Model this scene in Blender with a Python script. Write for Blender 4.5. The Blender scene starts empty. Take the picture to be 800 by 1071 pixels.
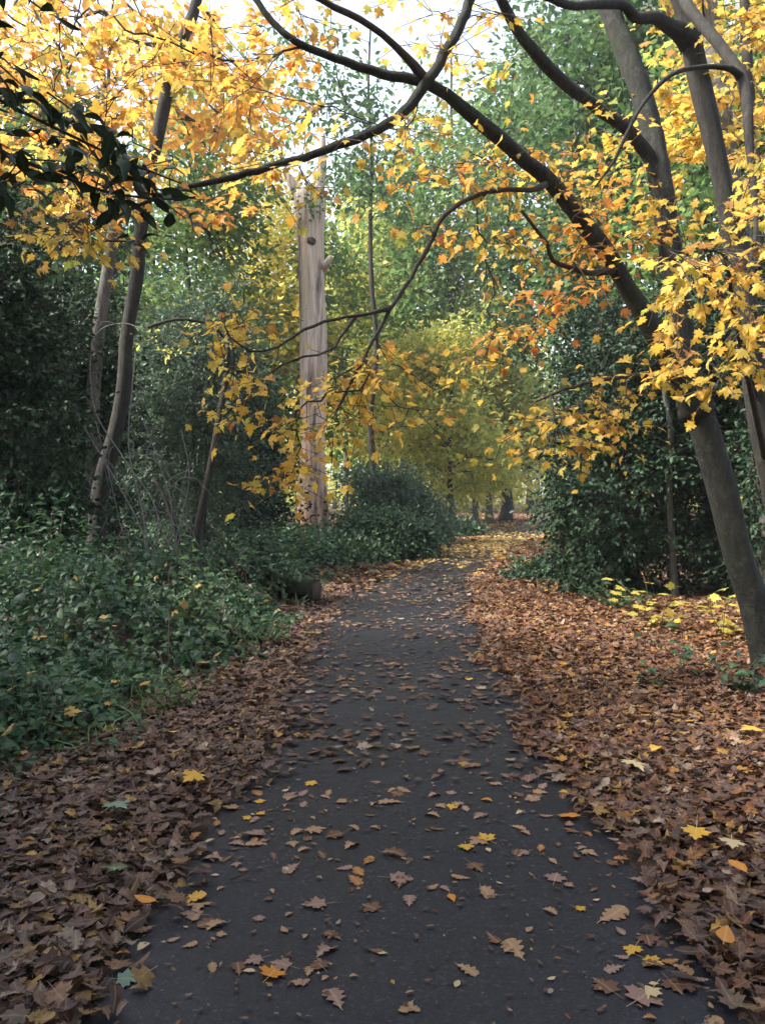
import bpy, math, random
import numpy as np

rng = np.random.default_rng(11)
random.seed(11)
scene = bpy.context.scene
COL = scene.collection
R = math.radians

# ------------------------------------------------------------------ camera
FOC = 891.0
CAM_H = 1.6
PITCH = math.atan(20.5 / FOC)
CA, SA = math.cos(PITCH), math.sin(PITCH)


def at(px, py, Y):
    """world point at distance Y along the path for a place in the photograph"""
    cx = (px - 400.0) / FOC
    cy = -(py - 535.5) / FOC
    dy = CA + SA * cy
    dz = -SA + CA * cy
    t = Y / dy
    return np.array((cx * t, Y, CAM_H + dz * t))


def gx(px, py):
    """ground point under a place in the photograph"""
    cx = (px - 400.0) / FOC
    cy = -(py - 535.5) / FOC
    dy = CA + SA * cy
    dz = -SA + CA * cy
    t = -CAM_H / dz
    return np.array((cx * t, dy * t, 0.0))


cam_d = bpy.data.cameras.new("camera")
cam = bpy.data.objects.new("camera", cam_d)
COL.objects.link(cam)
cam.location = (0, 0, CAM_H)
cam.rotation_euler = (R(90) - PITCH, 0, 0)
cam_d.sensor_fit = 'VERTICAL'
cam_d.sensor_height = 36.0
cam_d.lens = 36.0 * FOC / 1071.0
cam_d.clip_start = 0.05
cam_d.clip_end = 2000
scene.camera = cam

# ------------------------------------------------------------------ materials


def nt(name):
    m = bpy.data.materials.new(name)
    m.use_nodes = True
    t = m.node_tree
    t.nodes.clear()
    out = t.nodes.new('ShaderNodeOutputMaterial')
    return m, t, out


def ramp(t, stops, interp='LINEAR'):
    r = t.nodes.new('ShaderNodeValToRGB')
    r.color_ramp.interpolation = interp
    e = r.color_ramp.elements
    while len(e) < len(stops):
        e.new(0.5)
    for k, (p, c) in enumerate(stops):
        e[k].position = p
        e[k].color = (*c, 1)
    return r


def noise(t, scale, detail=4, rough=0.55, vec=None):
    n = t.nodes.new('ShaderNodeTexNoise')
    n.inputs['Scale'].default_value = scale
    n.inputs['Detail'].default_value = detail
    n.inputs['Roughness'].default_value = rough
    if vec is not None:
        t.links.new(vec, n.inputs['Vector'])
    return n


def mixc(t, fac, a, b, mode='MIX'):
    m = t.nodes.new('ShaderNodeMix')
    m.data_type = 'RGBA'
    m.blend_type = mode
    for sock, v in ((m.inputs[0], fac), (m.inputs[6], a), (m.inputs[7], b)):
        if hasattr(v, 'is_output'):
            t.links.new(v, sock)
        elif isinstance(v, (int, float)):
            sock.default_value = v
        else:
            sock.default_value = (*v, 1)
    return m.outputs[2]


def leafmat(name, cols, trans=0.45, rough=0.5, spec=0.3, vein=0.0, blotch=0.0, tgain=1.0):
    """one tint per leaf, light coming through the blade"""
    m, t, out = nt(name)
    geo = t.nodes.new('ShaderNodeNewGeometry')
    n = len(cols)
    rp = ramp(t, [((k + 0.5) / n, c) for k, c in enumerate(cols)])
    t.links.new(geo.outputs['Random Per Island'], rp.inputs[0])
    col = rp.outputs[0]
    if blotch > 0:
        tc = t.nodes.new('ShaderNodeTexCoord')
        nn = noise(t, 45, 3, 0.6, tc.outputs['Object'])
        br = ramp(t, [(0.35, (0.45, 0.42, 0.42)), (0.65, (1.15, 1.12, 1.1))])
        t.links.new(nn.outputs[0], br.inputs[0])
        col = mixc(t, blotch, col, br.outputs[0], 'MULTIPLY')
    if vein > 0:
        uv = t.nodes.new('ShaderNodeUVMap')
        sp = t.nodes.new('ShaderNodeSeparateXYZ')
        t.links.new(uv.outputs[0], sp.inputs[0])
        ab = t.nodes.new('ShaderNodeMath'); ab.operation = 'ABSOLUTE'
        t.links.new(sp.outputs[0], ab.inputs[0])
        vr = ramp(t, [(0.0, (1, 1, 1)), (0.05, (0, 0, 0))])
        t.links.new(ab.outputs[0], vr.inputs[0])
        mu = t.nodes.new('ShaderNodeMath'); mu.operation = 'MULTIPLY'
        t.links.new(vr.outputs[0], mu.inputs[0]); mu.inputs[1].default_value = vein
        col = mixc(t, mu.outputs[0], col, (0.62, 0.5, 0.3))
    p = t.nodes.new('ShaderNodeBsdfPrincipled')
    p.inputs['Roughness'].default_value = rough
    p.inputs['Specular IOR Level'].default_value = spec
    t.links.new(col, p.inputs['Base Color'])
    tr = t.nodes.new('ShaderNodeBsdfTranslucent')
    tcol = col
    if tgain != 1.0:
        tcol = mixc(t, 1.0, col, (tgain, tgain, tgain), 'MULTIPLY')
    t.links.new(tcol, tr.inputs[0])
    mx = t.nodes.new('ShaderNodeMixShader')
    mx.inputs[0].default_value = trans
    t.links.new(p.outputs[0], mx.inputs[1])
    t.links.new(tr.outputs[0], mx.inputs[2])
    t.links.new(mx.outputs[0], out.inputs[0])
    return m


def barkmat(name, dark, light, moss=None, stretch=(9, 9, 2.2), bump=0.5, mosslow=0.55, spec=0.25):
    m, t, out = nt(name)
    tc = t.nodes.new('ShaderNodeTexCoord')
    mp = t.nodes.new('ShaderNodeMapping')
    mp.inputs['Scale'].default_value = stretch
    t.links.new(tc.outputs['Object'], mp.inputs[0])
    n1 = noise(t, 2.2, 8, 0.65, mp.outputs[0])
    rp = ramp(t, [(0.30, dark), (0.70, light)])
    t.links.new(n1.outputs[0], rp.inputs[0])
    col = rp.outputs[0]
    n2 = noise(t, 1.6, 5, 0.6, tc.outputs['Object'])
    if moss:
        mr = ramp(t, [(mosslow, (0, 0, 0)), (mosslow + 0.18, (1, 1, 1))])
        t.links.new(n2.outputs[0], mr.inputs[0])
        col = mixc(t, mr.outputs[0], col, moss)
    n3 = noise(t, 14, 5, 0.7, mp.outputs[0])
    f3 = ramp(t, [(0.35, (0.55, 0.55, 0.55)), (0.62, (1.25, 1.25, 1.25))])
    t.links.new(n3.outputs[0], f3.inputs[0])
    col = mixc(t, 0.85, col, f3.outputs[0], 'MULTIPLY')
    n5 = noise(t, 5.5, 4, 0.7, tc.outputs['Object'])
    f5 = ramp(t, [(0.60, (0, 0, 0)), (0.66, (1, 1, 1))])
    t.links.new(n5.outputs[0], f5.inputs[0])
    lm = t.nodes.new('ShaderNodeMath'); lm.operation = 'MULTIPLY'; lm.inputs[1].default_value = 0.45
    t.links.new(f5.outputs[0], lm.inputs[0])
    col = mixc(t, lm.outputs[0], col, tuple(min(1, v * 1.7) for v in light))
    p = t.nodes.new('ShaderNodeBsdfPrincipled')
    p.inputs['Roughness'].default_value = 0.85
    p.inputs['Specular IOR Level'].default_value = spec
    t.links.new(col, p.inputs['Base Color'])
    ad = t.nodes.new('ShaderNodeMath'); ad.operation = 'ADD'
    t.links.new(n1.outputs[0], ad.inputs[0]); t.links.new(n3.outputs[0], ad.inputs[1])
    b = t.nodes.new('ShaderNodeBump')
    b.inputs['Strength'].default_value = bump
    b.inputs['Distance'].default_value = 0.035
    t.links.new(ad.outputs[0], b.inputs['Height'])
    t.links.new(b.outputs[0], p.inputs['Normal'])
    t.links.new(p.outputs[0], out.inputs[0])
    return m


M = {}
M['yellow'] = leafmat('yellow_leaf', [(0.74, 0.49, 0.07), (0.78, 0.44, 0.06), (0.74, 0.53, 0.11), (0.66, 0.38, 0.06), (0.80, 0.52, 0.09), (0.58, 0.50, 0.12), (0.74, 0.46, 0.06), (0.30, 0.36, 0.07), (0.76, 0.50, 0.10), (0.40, 0.20, 0.06)], 0.55, 0.5, 0.25, vein=0.25, blotch=0.4)
M['russet'] = leafmat('russet_orange_leaf', [(0.74, 0.32, 0.07), (0.70, 0.24, 0.06), (0.76, 0.40, 0.07), (0.62, 0.18, 0.05), (0.74, 0.46, 0.08), (0.76, 0.42, 0.07)], 0.55, 0.5, 0.25, vein=0.25, blotch=0.4)
M['orange'] = leafmat('orange_leaf', [(0.72, 0.34, 0.05), (0.76, 0.42, 0.06), (0.64, 0.25, 0.05), (0.74, 0.37, 0.06), (0.70, 0.45, 0.09), (0.60, 0.21, 0.05), (0.76, 0.43, 0.07), (0.70, 0.48, 0.10), (0.34, 0.36, 0.08), (0.74, 0.46, 0.08)], 0.55, 0.5, 0.25, vein=0.25, blotch=0.4)
M['gold_pale'] = leafmat('pale_gold_leaf', [(0.64, 0.52, 0.11), (0.52, 0.48, 0.10), (0.70, 0.55, 0.11), (0.40, 0.42, 0.09), (0.60, 0.46, 0.09)], 0.6, 0.5, 0.25)
M['lime'] = leafmat('yellow_green_leaf', [(0.54, 0.50, 0.12), (0.36, 0.42, 0.10), (0.66, 0.55, 0.13), (0.46, 0.46, 0.11), (0.26, 0.34, 0.09)], 0.6, 0.5, 0.25)
M['green'] = leafmat('green_leaf', [(0.08, 0.17, 0.05), (0.12, 0.22, 0.06), (0.18, 0.26, 0.07), (0.07, 0.15, 0.05), (0.24, 0.28, 0.08)], 0.6, 0.45, 0.3)
M['green_cool'] = leafmat('grey_green_leaf', [(0.06, 0.11, 0.07), (0.09, 0.14, 0.09), (0.05, 0.10, 0.06), (0.12, 0.165, 0.10)], 0.4, 0.45, 0.35)
M['oak_green'] = leafmat('oak_green_leaf', [(0.05, 0.11, 0.035), (0.08, 0.15, 0.045), (0.12, 0.18, 0.05), (0.06, 0.12, 0.045)], 0.5, 0.45, 0.3)
M['holly'] = leafmat('dark_evergreen_leaf', [(0.011, 0.03, 0.014), (0.022, 0.052, 0.023), (0.014, 0.035, 0.019), (0.04, 0.075, 0.032), (0.018, 0.042, 0.018), (0.027, 0.06, 0.026)], 0.12, 0.55, 0.2)
M['bramble'] = leafmat('bramble_leaf', [(0.022, 0.06, 0.033), (0.037, 0.09, 0.043), (0.03, 0.07, 0.042), (0.055, 0.115, 0.052), (0.018, 0.05, 0.024), (0.10, 0.17, 0.055), (0.026, 0.066, 0.034), (0.055, 0.135, 0.045)], 0.25, 0.42, 0.4, vein=0.12)
M['weed'] = leafmat('fresh_green_leaf', [(0.06, 0.15, 0.04), (0.10, 0.20, 0.05), (0.08, 0.17, 0.05)], 0.35, 0.45, 0.35, vein=0.15)
M['weed_dim'] = leafmat('dull_green_leaf', [(0.035, 0.09, 0.04), (0.06, 0.13, 0.055), (0.08, 0.15, 0.06), (0.045, 0.10, 0.06)], 0.3, 0.45, 0.35)
M['laurel'] = leafmat('glossy_evergreen_leaf', [(0.024, 0.045, 0.02), (0.034, 0.06, 0.026), (0.028, 0.05, 0.03)], 0.12, 0.5, 0.25, vein=0.05)
M['litter'] = leafmat('dead_leaf', [(0.092, 0.046, 0.033), (0.184, 0.110, 0.087), (0.046, 0.026, 0.021), (0.248, 0.161, 0.124), (0.129, 0.060, 0.037), (0.069, 0.039, 0.030), (0.248, 0.138, 0.078), (0.120, 0.074, 0.063), (0.156, 0.072, 0.037), (0.051, 0.028, 0.022), (0.386, 0.294, 0.221), (0.083, 0.042, 0.034), (0.405, 0.248, 0.064), (0.083, 0.049, 0.039), (0.166, 0.106, 0.092), (0.032, 0.020, 0.017), (0.101, 0.055, 0.046)], 0.15, 0.6, 0.3, vein=0.18, blotch=0.6)
M['litter_red'] = leafmat('russet_dead_leaf', [(0.129, 0.052, 0.028), (0.206, 0.095, 0.052), (0.052, 0.024, 0.017), (0.258, 0.146, 0.090), (0.189, 0.069, 0.028), (0.077, 0.034, 0.023), (0.292, 0.133, 0.039), (0.129, 0.065, 0.045), (0.039, 0.019, 0.015), (0.396, 0.284, 0.189), (0.163, 0.090, 0.065), (0.086, 0.039, 0.026), (0.241, 0.086, 0.026), (0.464, 0.258, 0.043), (0.060, 0.030, 0.022), (0.146, 0.060, 0.030)], 0.15, 0.6, 0.3, vein=0.18, blotch=0.6)
M['litter_gold'] = leafmat('golden_dead_leaf', [(0.45, 0.27, 0.08), (0.58, 0.38, 0.10), (0.32, 0.17, 0.06), (0.50, 0.30, 0.07), (0.62, 0.45, 0.16)], 0.2, 0.6, 0.3, vein=0.3)
for nm, c in (('tan', (0.36, 0.22, 0.12)), ('brown', (0.16, 0.08, 0.045)), ('pinkish', (0.29, 0.18, 0.14)), ('orange_brown', (0.38, 0.17, 0.05)),
              ('fallen_yellow', (0.62, 0.36, 0.045)), ('fallen_orange', (0.60, 0.24, 0.03)), ('pale_straw', (0.56, 0.44, 0.24)), ('grey_green', (0.17, 0.26, 0.19)), ('fallen_green', (0.10, 0.28, 0.10))):
    M[nm] = leafmat(nm + '_blade', [c, tuple(v * 1.1 for v in c)], 0.12, 0.6, 0.3, vein=0.28, blotch=0.65)
M['bark_maple'] = barkmat('maple_bark', (0.016, 0.017, 0.015), (0.062, 0.063, 0.052), (0.045, 0.056, 0.034), (9, 9, 3.0), 0.8)
M['bark_dark'] = barkmat('dark_bark', (0.014, 0.013, 0.0115), (0.05, 0.046, 0.038), (0.035, 0.04, 0.024), bump=0.6)
M['bark_grey'] = barkmat('grey_bark', (0.10, 0.095, 0.085), (0.24, 0.225, 0.20), (0.10, 0.12, 0.07), bump=0.5)
M['bark_mid'] = barkmat('dull_grey_bark', (0.06, 0.058, 0.05), (0.16, 0.15, 0.13), (0.08, 0.09, 0.06), bump=0.5)
M['bark_green'] = barkmat('algae_bark', (0.045, 0.047, 0.038), (0.12, 0.118, 0.095), (0.07, 0.085, 0.05), bump=0.5)
M['twig'] = barkmat('twig_bark', (0.035, 0.027, 0.022), (0.075, 0.06, 0.05), None, (20, 20, 20), 0.2)
M['dead_twig'] = barkmat('dead_twig_bark', (0.16, 0.155, 0.14), (0.32, 0.31, 0.28), None, (20, 20, 20), 0.2)
M['moss_log'] = barkmat('mossy_bark', (0.02, 0.016, 0.012), (0.06, 0.045, 0.035), (0.03, 0.05, 0.02), (5, 5, 5), 0.9, 0.5)
M['stem'] = barkmat('green_stem', (0.05, 0.07, 0.03), (0.09, 0.11, 0.05), None, (20, 20, 20), 0.2)
M['cane'] = barkmat('cane_stem', (0.10, 0.05, 0.045), (0.17, 0.09, 0.07), None, (20, 20, 20), 0.2)
M['cut_wood'] = barkmat('cut_wood', (0.05, 0.036, 0.028), (0.13, 0.092, 0.066), None, (14, 14, 14), 0.4)


def snagmat():
    m, t, out = nt('bare_dead_wood')
    tc = t.nodes.new('ShaderNodeTexCoord')
    mp = t.nodes.new('ShaderNodeMapping')
    mp.inputs['Scale'].default_value = (5.5, 5.5, 0.28)
    t.links.new(tc.outputs['Object'], mp.inputs[0])
    n1 = noise(t, 2.0, 7, 0.6, mp.outputs[0])
    rp = ramp(t, [(0.32, (0.34, 0.24, 0.18)), (0.5, (0.60, 0.48, 0.39)), (0.68, (0.76, 0.68, 0.62))])
    t.links.new(n1.outputs[0], rp.inputs[0])
    mp2 = t.nodes.new('ShaderNodeMapping')
    mp2.inputs['Scale'].default_value = (3.0, 3.0, 0.35)
    t.links.new(tc.outputs['Object'], mp2.inputs[0])
    n2 = noise(t, 1.2, 6, 0.65, mp2.outputs[0])
    r2 = ramp(t, [(0.52, (0, 0, 0)), (0.64, (1, 1, 1))])
    t.links.new(n2.outputs[0], r2.inputs[0])
    col = mixc(t, r2.outputs[0], rp.outputs[0], (0.16, 0.115, 0.10))
    mp3 = t.nodes.new('ShaderNodeMapping')
    mp3.inputs['Scale'].default_value = (13, 13, 0.8)
    t.links.new(tc.outputs['Object'], mp3.inputs[0])
    n3 = noise(t, 1.5, 7, 0.68, mp3.outputs[0])
    n3.inputs['Distortion'].default_value = 0.6
    r3 = ramp(t, [(0.36, (0.45, 0.4, 0.38)), (0.46, (1, 1, 1))])
    t.links.new(n3.outputs[0], r3.inputs[0])
    col = mixc(t, 0.6, col, r3.outputs[0], 'MULTIPLY')
    sz = t.nodes.new('ShaderNodeSeparateXYZ')
    t.links.new(tc.outputs['Object'], sz.inputs[0])
    jn = noise(t, 0.5, 4, 0.6, mp2.outputs[0])
    ma = t.nodes.new('ShaderNodeMath'); ma.operation = 'MULTIPLY_ADD'; ma.inputs[1].default_value = 5.0
    t.links.new(jn.outputs[0], ma.inputs[0]); t.links.new(sz.outputs[2], ma.inputs[2])
    md = t.nodes.new('ShaderNodeMath'); md.operation = 'DIVIDE'; md.inputs[1].default_value = 10.0
    t.links.new(ma.outputs[0], md.inputs[0])
    zr = ramp(t, [(0.25, (0.95, 0.70, 0.54)), (0.75, (1.0, 0.97, 0.95))])
    t.links.new(md.outputs[0], zr.inputs[0])
    col = mixc(t, 1.0, col, zr.outputs[0], 'MULTIPLY')
    p = t.nodes.new('ShaderNodeBsdfPrincipled')
    p.inputs['Roughness'].default_value = 0.8
    p.inputs['Specular IOR Level'].default_value = 0.2
    t.links.new(col, p.inputs['Base Color'])
    b = t.nodes.new('ShaderNodeBump')
    b.inputs['Strength'].default_value = 0.5
    b.inputs['Distance'].default_value = 0.03
    t.links.new(n3.outputs[0], b.inputs['Height'])
    t.links.new(b.outputs[0], p.inputs['Normal'])
    t.links.new(p.outputs[0], out.inputs[0])
    return m


M['snag'] = snagmat()


def groundmat():
    m, t, out = nt('woodland_floor')
    tc = t.nodes.new('ShaderNodeTexCoord')
    v = t.nodes.new('ShaderNodeTexVoronoi')
    v.inputs['Scale'].default_value = 21
    v.inputs['Randomness'].default_value = 1
    nz = noise(t, 9, 3, 0.6, tc.outputs['Object'])
    vec = mixc(t, 0.06, tc.outputs['Object'], nz.outputs[1], 'ADD')
    t.links.new(vec, v.inputs['Vector'])
    sp = t.nodes.new('ShaderNodeSeparateColor')
    t.links.new(v.outputs['Color'], sp.inputs[0])
    rp = ramp(t, [(0.0, (0.020, 0.013, 0.010)), (0.3, (0.045, 0.026, 0.018)), (0.55, (0.075, 0.042, 0.028)), (0.8, (0.055, 0.034, 0.024)), (1.0, (0.12, 0.07, 0.04))])
    t.links.new(sp.outputs[0], rp.inputs[0])
    n2 = noise(t, 0.6, 5, 0.6, tc.outputs['Object'])
    r2 = ramp(t, [(0.35, (0.5, 0.5, 0.5)), (0.65, (1.1, 1.1, 1.1))])
    t.links.new(n2.outputs[0], r2.inputs[0])
    col = mixc(t, 0.8, rp.outputs[0], r2.outputs[0], 'MULTIPLY')
    p = t.nodes.new('ShaderNodeBsdfPrincipled')
    p.inputs['Roughness'].default_value = 0.85
    p.inputs['Specular IOR Level'].default_value = 0.2
    t.links.new(col, p.inputs['Base Color'])
    b = t.nodes.new('ShaderNodeBump')
    b.inputs['Strength'].default_value = 0.8
    b.inputs['Distance'].default_value = 0.03
    t.links.new(sp.outputs[1], b.inputs['Height'])
    t.links.new(b.outputs[0], p.inputs['Normal'])
    t.links.new(p.outputs[0], out.inputs[0])
    return m


def asphaltmat():
    m, t, out = nt('old_asphalt')
    tc = t.nodes.new('ShaderNodeTexCoord')
    n1 = noise(t, 170, 3, 0.6, tc.outputs['Object'])
    rp = ramp(t, [(0.35, (0.0055, 0.0055, 0.0085)), (0.55, (0.0095, 0.0092, 0.0140)), (0.74, (0.033, 0.032, 0.040))])
    t.links.new(n1.outputs[0], rp.inputs[0])
    vc = t.nodes.new('ShaderNodeTexVoronoi')
    vc.inputs['Scale'].default_value = 85
    t.links.new(tc.outputs['Object'], vc.inputs['Vector'])
    vs_ = t.nodes.new('ShaderNodeSeparateColor')
    t.links.new(vc.outputs['Color'], vs_.inputs[0])
    vr = ramp(t, [(0.0, (0.45, 0.45, 0.47)), (0.6, (1.0, 1.0, 1.0)), (0.86, (1.5, 1.48, 1.45)), (1.0, (3.6, 3.5, 3.3))])
    t.links.new(vs_.outputs[0], vr.inputs[0])
    n2 = noise(t, 1.1, 6, 0.62, tc.outputs['Object'])
    r2 = ramp(t, [(0.3, (0.62, 0.62, 0.64)), (0.7, (1.3, 1.28, 1.26))])
    t.links.new(n2.outputs[0], r2.inputs[0])
    col = mixc(t, 1.0, rp.outputs[0], r2.outputs[0], 'MULTIPLY')
    col = mixc(t, 0.8, col, vr.outputs[0], 'MULTIPLY')
    n4 = noise(t, 38, 4, 0.7, tc.outputs['Object'])
    r4 = ramp(t, [(0.60, (0, 0, 0)), (0.70, (1, 1, 1))])
    t.links.new(n4.outputs[0], r4.inputs[0])
    mu = t.nodes.new('ShaderNodeMath'); mu.operation = 'MULTIPLY'; mu.inputs[1].default_value = 0.35
    t.links.new(r4.outputs[0], mu.inputs[0])
    col = mixc(t, mu.outputs[0], col, (0.06, 0.043, 0.036))
    p = t.nodes.new('ShaderNodeBsdfPrincipled')
    t.links.new(col, p.inputs['Base Color'])
    n3 = noise(t, 0.8, 5, 0.6, tc.outputs['Object'])
    r3 = ramp(t, [(0.35, (0.42, 0.42, 0.42)), (0.65, (0.66, 0.66, 0.66))])
    t.links.new(n3.outputs[0], r3.inputs[0])
    t.links.new(r3.outputs[0], p.inputs['Roughness'])
    p.inputs['Specular IOR Level'].default_value = 0.42
    b = t.nodes.new('ShaderNodeBump')
    b.inputs['Strength'].default_value = 0.55
    b.inputs['Distance'].default_value = 0.006
    t.links.new(n1.outputs[0], b.inputs['Height'])
    t.links.new(b.outputs[0], p.inputs['Normal'])
    t.links.new(p.outputs[0], out.inputs[0])
    return m


M['ground'] = groundmat()
M['asphalt'] = asphaltmat()

# ------------------------------------------------------------------ mesh tools


def make_mesh(name, V, loops, starts, mat, uv=None, smooth=False):
    me = bpy.data.meshes.new(name)
    V = np.ascontiguousarray(V, dtype=np.float32)
    me.vertices.add(len(V)); me.vertices.foreach_set('co', V.ravel())
    me.loops.add(len(loops)); me.loops.foreach_set('vertex_index', np.asarray(loops, dtype=np.int32))
    me.polygons.add(len(starts)); me.polygons.foreach_set('loop_start', np.asarray(starts, dtype=np.int32))
    if uv is not None:
        l = me.uv_layers.new(name='UVMap')
        l.data.foreach_set('uv', np.ascontiguousarray(uv[np.asarray(loops)], dtype=np.float32).ravel())
    me.update(calc_edges=True)
    if smooth:
        me.polygons.foreach_set('use_smooth', np.ones(len(starts), dtype=bool))
    me.materials.append(mat)
    return me


def link(name, me, parent=None, loc=None):
    o = bpy.data.objects.new(name, me)
    COL.objects.link(o)
    if parent is not None:
        o.parent = parent
    if loc is not None:
        o.location = loc
    return o


def tag(o, label=None, cat=None, group=None, kind=None):
    if label: o['label'] = label
    if cat: o['category'] = cat
    if group: o['group'] = group
    if kind: o['kind'] = kind
    return o


def thing(name, label, cat, loc, group=None):
    o = bpy.data.objects.new(name, None)
    COL.objects.link(o)
    o.empty_display_size = 0.2
    o.location = [float(v) for v in loc]
    return tag(o, label, cat, group)


class Geo:
    def __init__(self):
        self.V, self.L, self.S, self.U = [], [], [], []
        self.nv = self.nl = 0

    def add(self, V, loops, starts, U=None):
        self.V.append(V); self.L.append(np.asarray(loops) + self.nv); self.S.append(np.asarray(starts) + self.nl)
        self.U.append(np.zeros((len(V), 2)) if U is None else U)
        self.nv += len(V); self.nl += len(loops)

    def build(self, name, mat, parent=None, base=(0, 0, 0), smooth=False, own_loc=False):
        if not self.V:
            return None
        V = np.concatenate(self.V) - np.asarray(base, dtype=float)
        me = make_mesh(name, V, np.concatenate(self.L), np.concatenate(self.S), mat, np.concatenate(self.U), smooth)
        return link(name, me, parent, [float(v) for v in base] if (own_loc and parent is None) else None)


def catmull(pts, step=0.1):
    pts = np.asarray(pts, dtype=float)
    P = np.vstack([2 * pts[0] - pts[1], pts, 2 * pts[-1] - pts[-2]])
    out = []
    for i in range(1, len(P) - 2):
        p0, p1, p2, p3 = P[i - 1], P[i], P[i + 1], P[i + 2]
        n = max(2, int(np.linalg.norm((p2 - p1)[:3]) / step))
        t = np.linspace(0, 1, n, endpoint=False)[:, None]
        out.append(0.5 * ((2 * p1) + (-p0 + p2) * t + (2 * p0 - 5 * p1 + 4 * p2 - p3) * t ** 2 + (-p0 + 3 * p1 - 3 * p2 + p3) * t ** 3))
    out.append(pts[-1:])
    return np.vstack(out)


def tube(geo, P, rad, nseg=8, lump=0.0, cap=True, capk=0.4):
    P = np.asarray(P, dtype=float); rad = np.asarray(rad, dtype=float)
    n = len(P)
    T = np.gradient(P, axis=0)
    T /= np.linalg.norm(T, axis=1)[:, None] + 1e-9
    a = np.array((1.0, 0, 0)) if abs(T[0][0]) < 0.8 else np.array((0, 1.0, 0))
    N = np.empty_like(P)
    u = a - T[0] * a.dot(T[0]); u /= np.linalg.norm(u)
    for i in range(n):
        u = u - T[i] * u.dot(T[i]); u /= np.linalg.norm(u) + 1e-9
        N[i] = u
    B = np.cross(T, N)
    th = np.linspace(0, 2 * np.pi, nseg, endpoint=False)
    r = rad[:, None] * np.ones(nseg)
    if lump > 0:
        s = np.concatenate([[0], np.cumsum(np.linalg.norm(np.diff(P, axis=0), axis=1))]) / (rad.mean() + 1e-6)
        f = np.zeros((n, nseg))
        for k in range(7):
            kk = rng.integers(1, 6); ph = rng.uniform(0, 6.28); fr = rng.uniform(0.05, 0.7); ph2 = rng.uniform(0, 6.28)
            f += np.cos(kk * th[None, :] + ph) * np.cos(fr * s[:, None] + ph2) / kk ** 0.5
        r = r * (1 + lump * f * 0.5)
    V = P[:, None, :] + r[:, :, None] * (np.cos(th)[None, :, None] * N[:, None, :] + np.sin(th)[None, :, None] * B[:, None, :])
    V = V.reshape(-1, 3)
    i = np.arange(n - 1)[:, None] * nseg; j = np.arange(nseg)[None, :]; j2 = (j + 1) % nseg
    Q = np.stack([i + j, i + j2, i + nseg + j2, i + nseg + j], axis=-1).reshape(-1)
    starts = np.arange(0, len(Q), 4)
    if cap:
        V = np.vstack([V, P[-1] + T[-1] * rad[-1] * capk, P[0]])
        tip = n * nseg; b0 = (n - 1) * nseg
        jj = np.arange(nseg); jn = (jj + 1) % nseg
        F1 = np.stack([b0 + jj, b0 + jn, np.full(nseg, tip)], -1).reshape(-1)
        F2 = np.stack([jn, jj, np.full(nseg, tip + 1)], -1).reshape(-1)
        starts = np.concatenate([starts, len(Q) + np.arange(0, 6 * nseg, 3)])
        Q = np.concatenate([Q, F1, F2])
    geo.add(V, Q, starts)


# ------------------------------------------------------------------ leaf templates: (verts, faces, uv)


def tmpl(V, F):
    V = np.asarray(V, dtype=float)
    loops = np.concatenate([np.asarray(f) for f in F])
    starts = np.concatenate([[0], np.cumsum([len(f) for f in F])[:-1]])
    return V, loops, starts, V[:, :2].copy()


def t_maple(curl=0.12, stalk=True, fold=0.10, skew=0.0):
    half = [(0.15, -0.05), (0.34, -0.04), (0.27, 0.13), (0.56, 0.30), (0.42, 0.40), (0.44, 0.55), (0.17, 0.50), (0.24, 0.74), (0.12, 0.75)]
    out = [(0, 0)] + half + [(0, 1.0)] + [(-x, y) for x, y in half[::-1]]
    V = [(0, 0.33, 0.0)]
    for x, y in out:
        r2 = x * x + (y - 0.33) ** 2
        V.append((x * (1 + skew * (1 if x > 0 else -1)), y, -curl * r2 * 1.6 + fold * abs(x)))
    n = len(out)
    F = [[0, 1 + k, 1 + (k + 1) % n] for k in range(n)]
    if stalk:
        b = len(V)
        V += [(-0.012, -0.55, 0.03), (0.012, -0.55, 0.03), (0.014, 0.02, 0), (-0.014, 0.02, 0)]
        F.append([b, b + 1, b + 2, b + 3])
    return tmpl(V, F)


def t_blade(us, ws, fold=0.15, curl=0.1, stalk=0.15, twist=0.0):
    V = []; F = []
    n = len(us)
    for u, w in zip(us, ws):
        zc = -curl * (u - 0.4) ** 2 * 2 + 0.0
        tw = twist * (u - 0.5)
        V += [(-w, u, zc + fold * w - tw * w), (0, u, zc), (w, u, zc + fold * w + tw * w)]
    for i in range(n - 1):
        a = 3 * i
        F.append([a, a + 1, a + 4, a + 3]); F.append([a + 1, a + 2, a + 5, a + 4])
    if stalk > 0:
        b = len(V)
        V += [(-0.013, -stalk, 0.0), (0.013, -stalk, 0.0), (0.013, 0.02, -curl * 0.32), (-0.013, 0.02, -curl * 0.32)]
        F.append([b, b + 1, b + 2, b + 3])
    return tmpl(V, F)


OAK_U = [0.0, 0.08, 0.14, 0.19, 0.24, 0.30, 0.35, 0.40, 0.46, 0.52, 0.57, 0.63, 0.69, 0.75, 0.81, 0.87, 0.93, 0.98, 1.0]
OAK_W = [0.015, 0.04, 0.12, 0.15, 0.12, 0.09, 0.19, 0.25, 0.24, 0.15, 0.25, 0.31, 0.28, 0.18, 0.24, 0.22, 0.17, 0.10, 0.01]


def t_oak(fold=0.2, curl=0.3, twist=0.0):
    w = [a * rng.uniform(0.85, 1.15) for a in OAK_W]
    return t_blade(OAK_U, w, fold, curl, 0.12, twist)


def t_oval(fold=0.25, curl=0.25, wide=0.27, twist=0.0, stalk=0.15):
    return t_blade([0, 0.18, 0.42, 0.7, 1.0], [0.03, wide * 0.75, wide, wide * 0.7, 0.01], fold, curl, stalk, twist)


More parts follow.
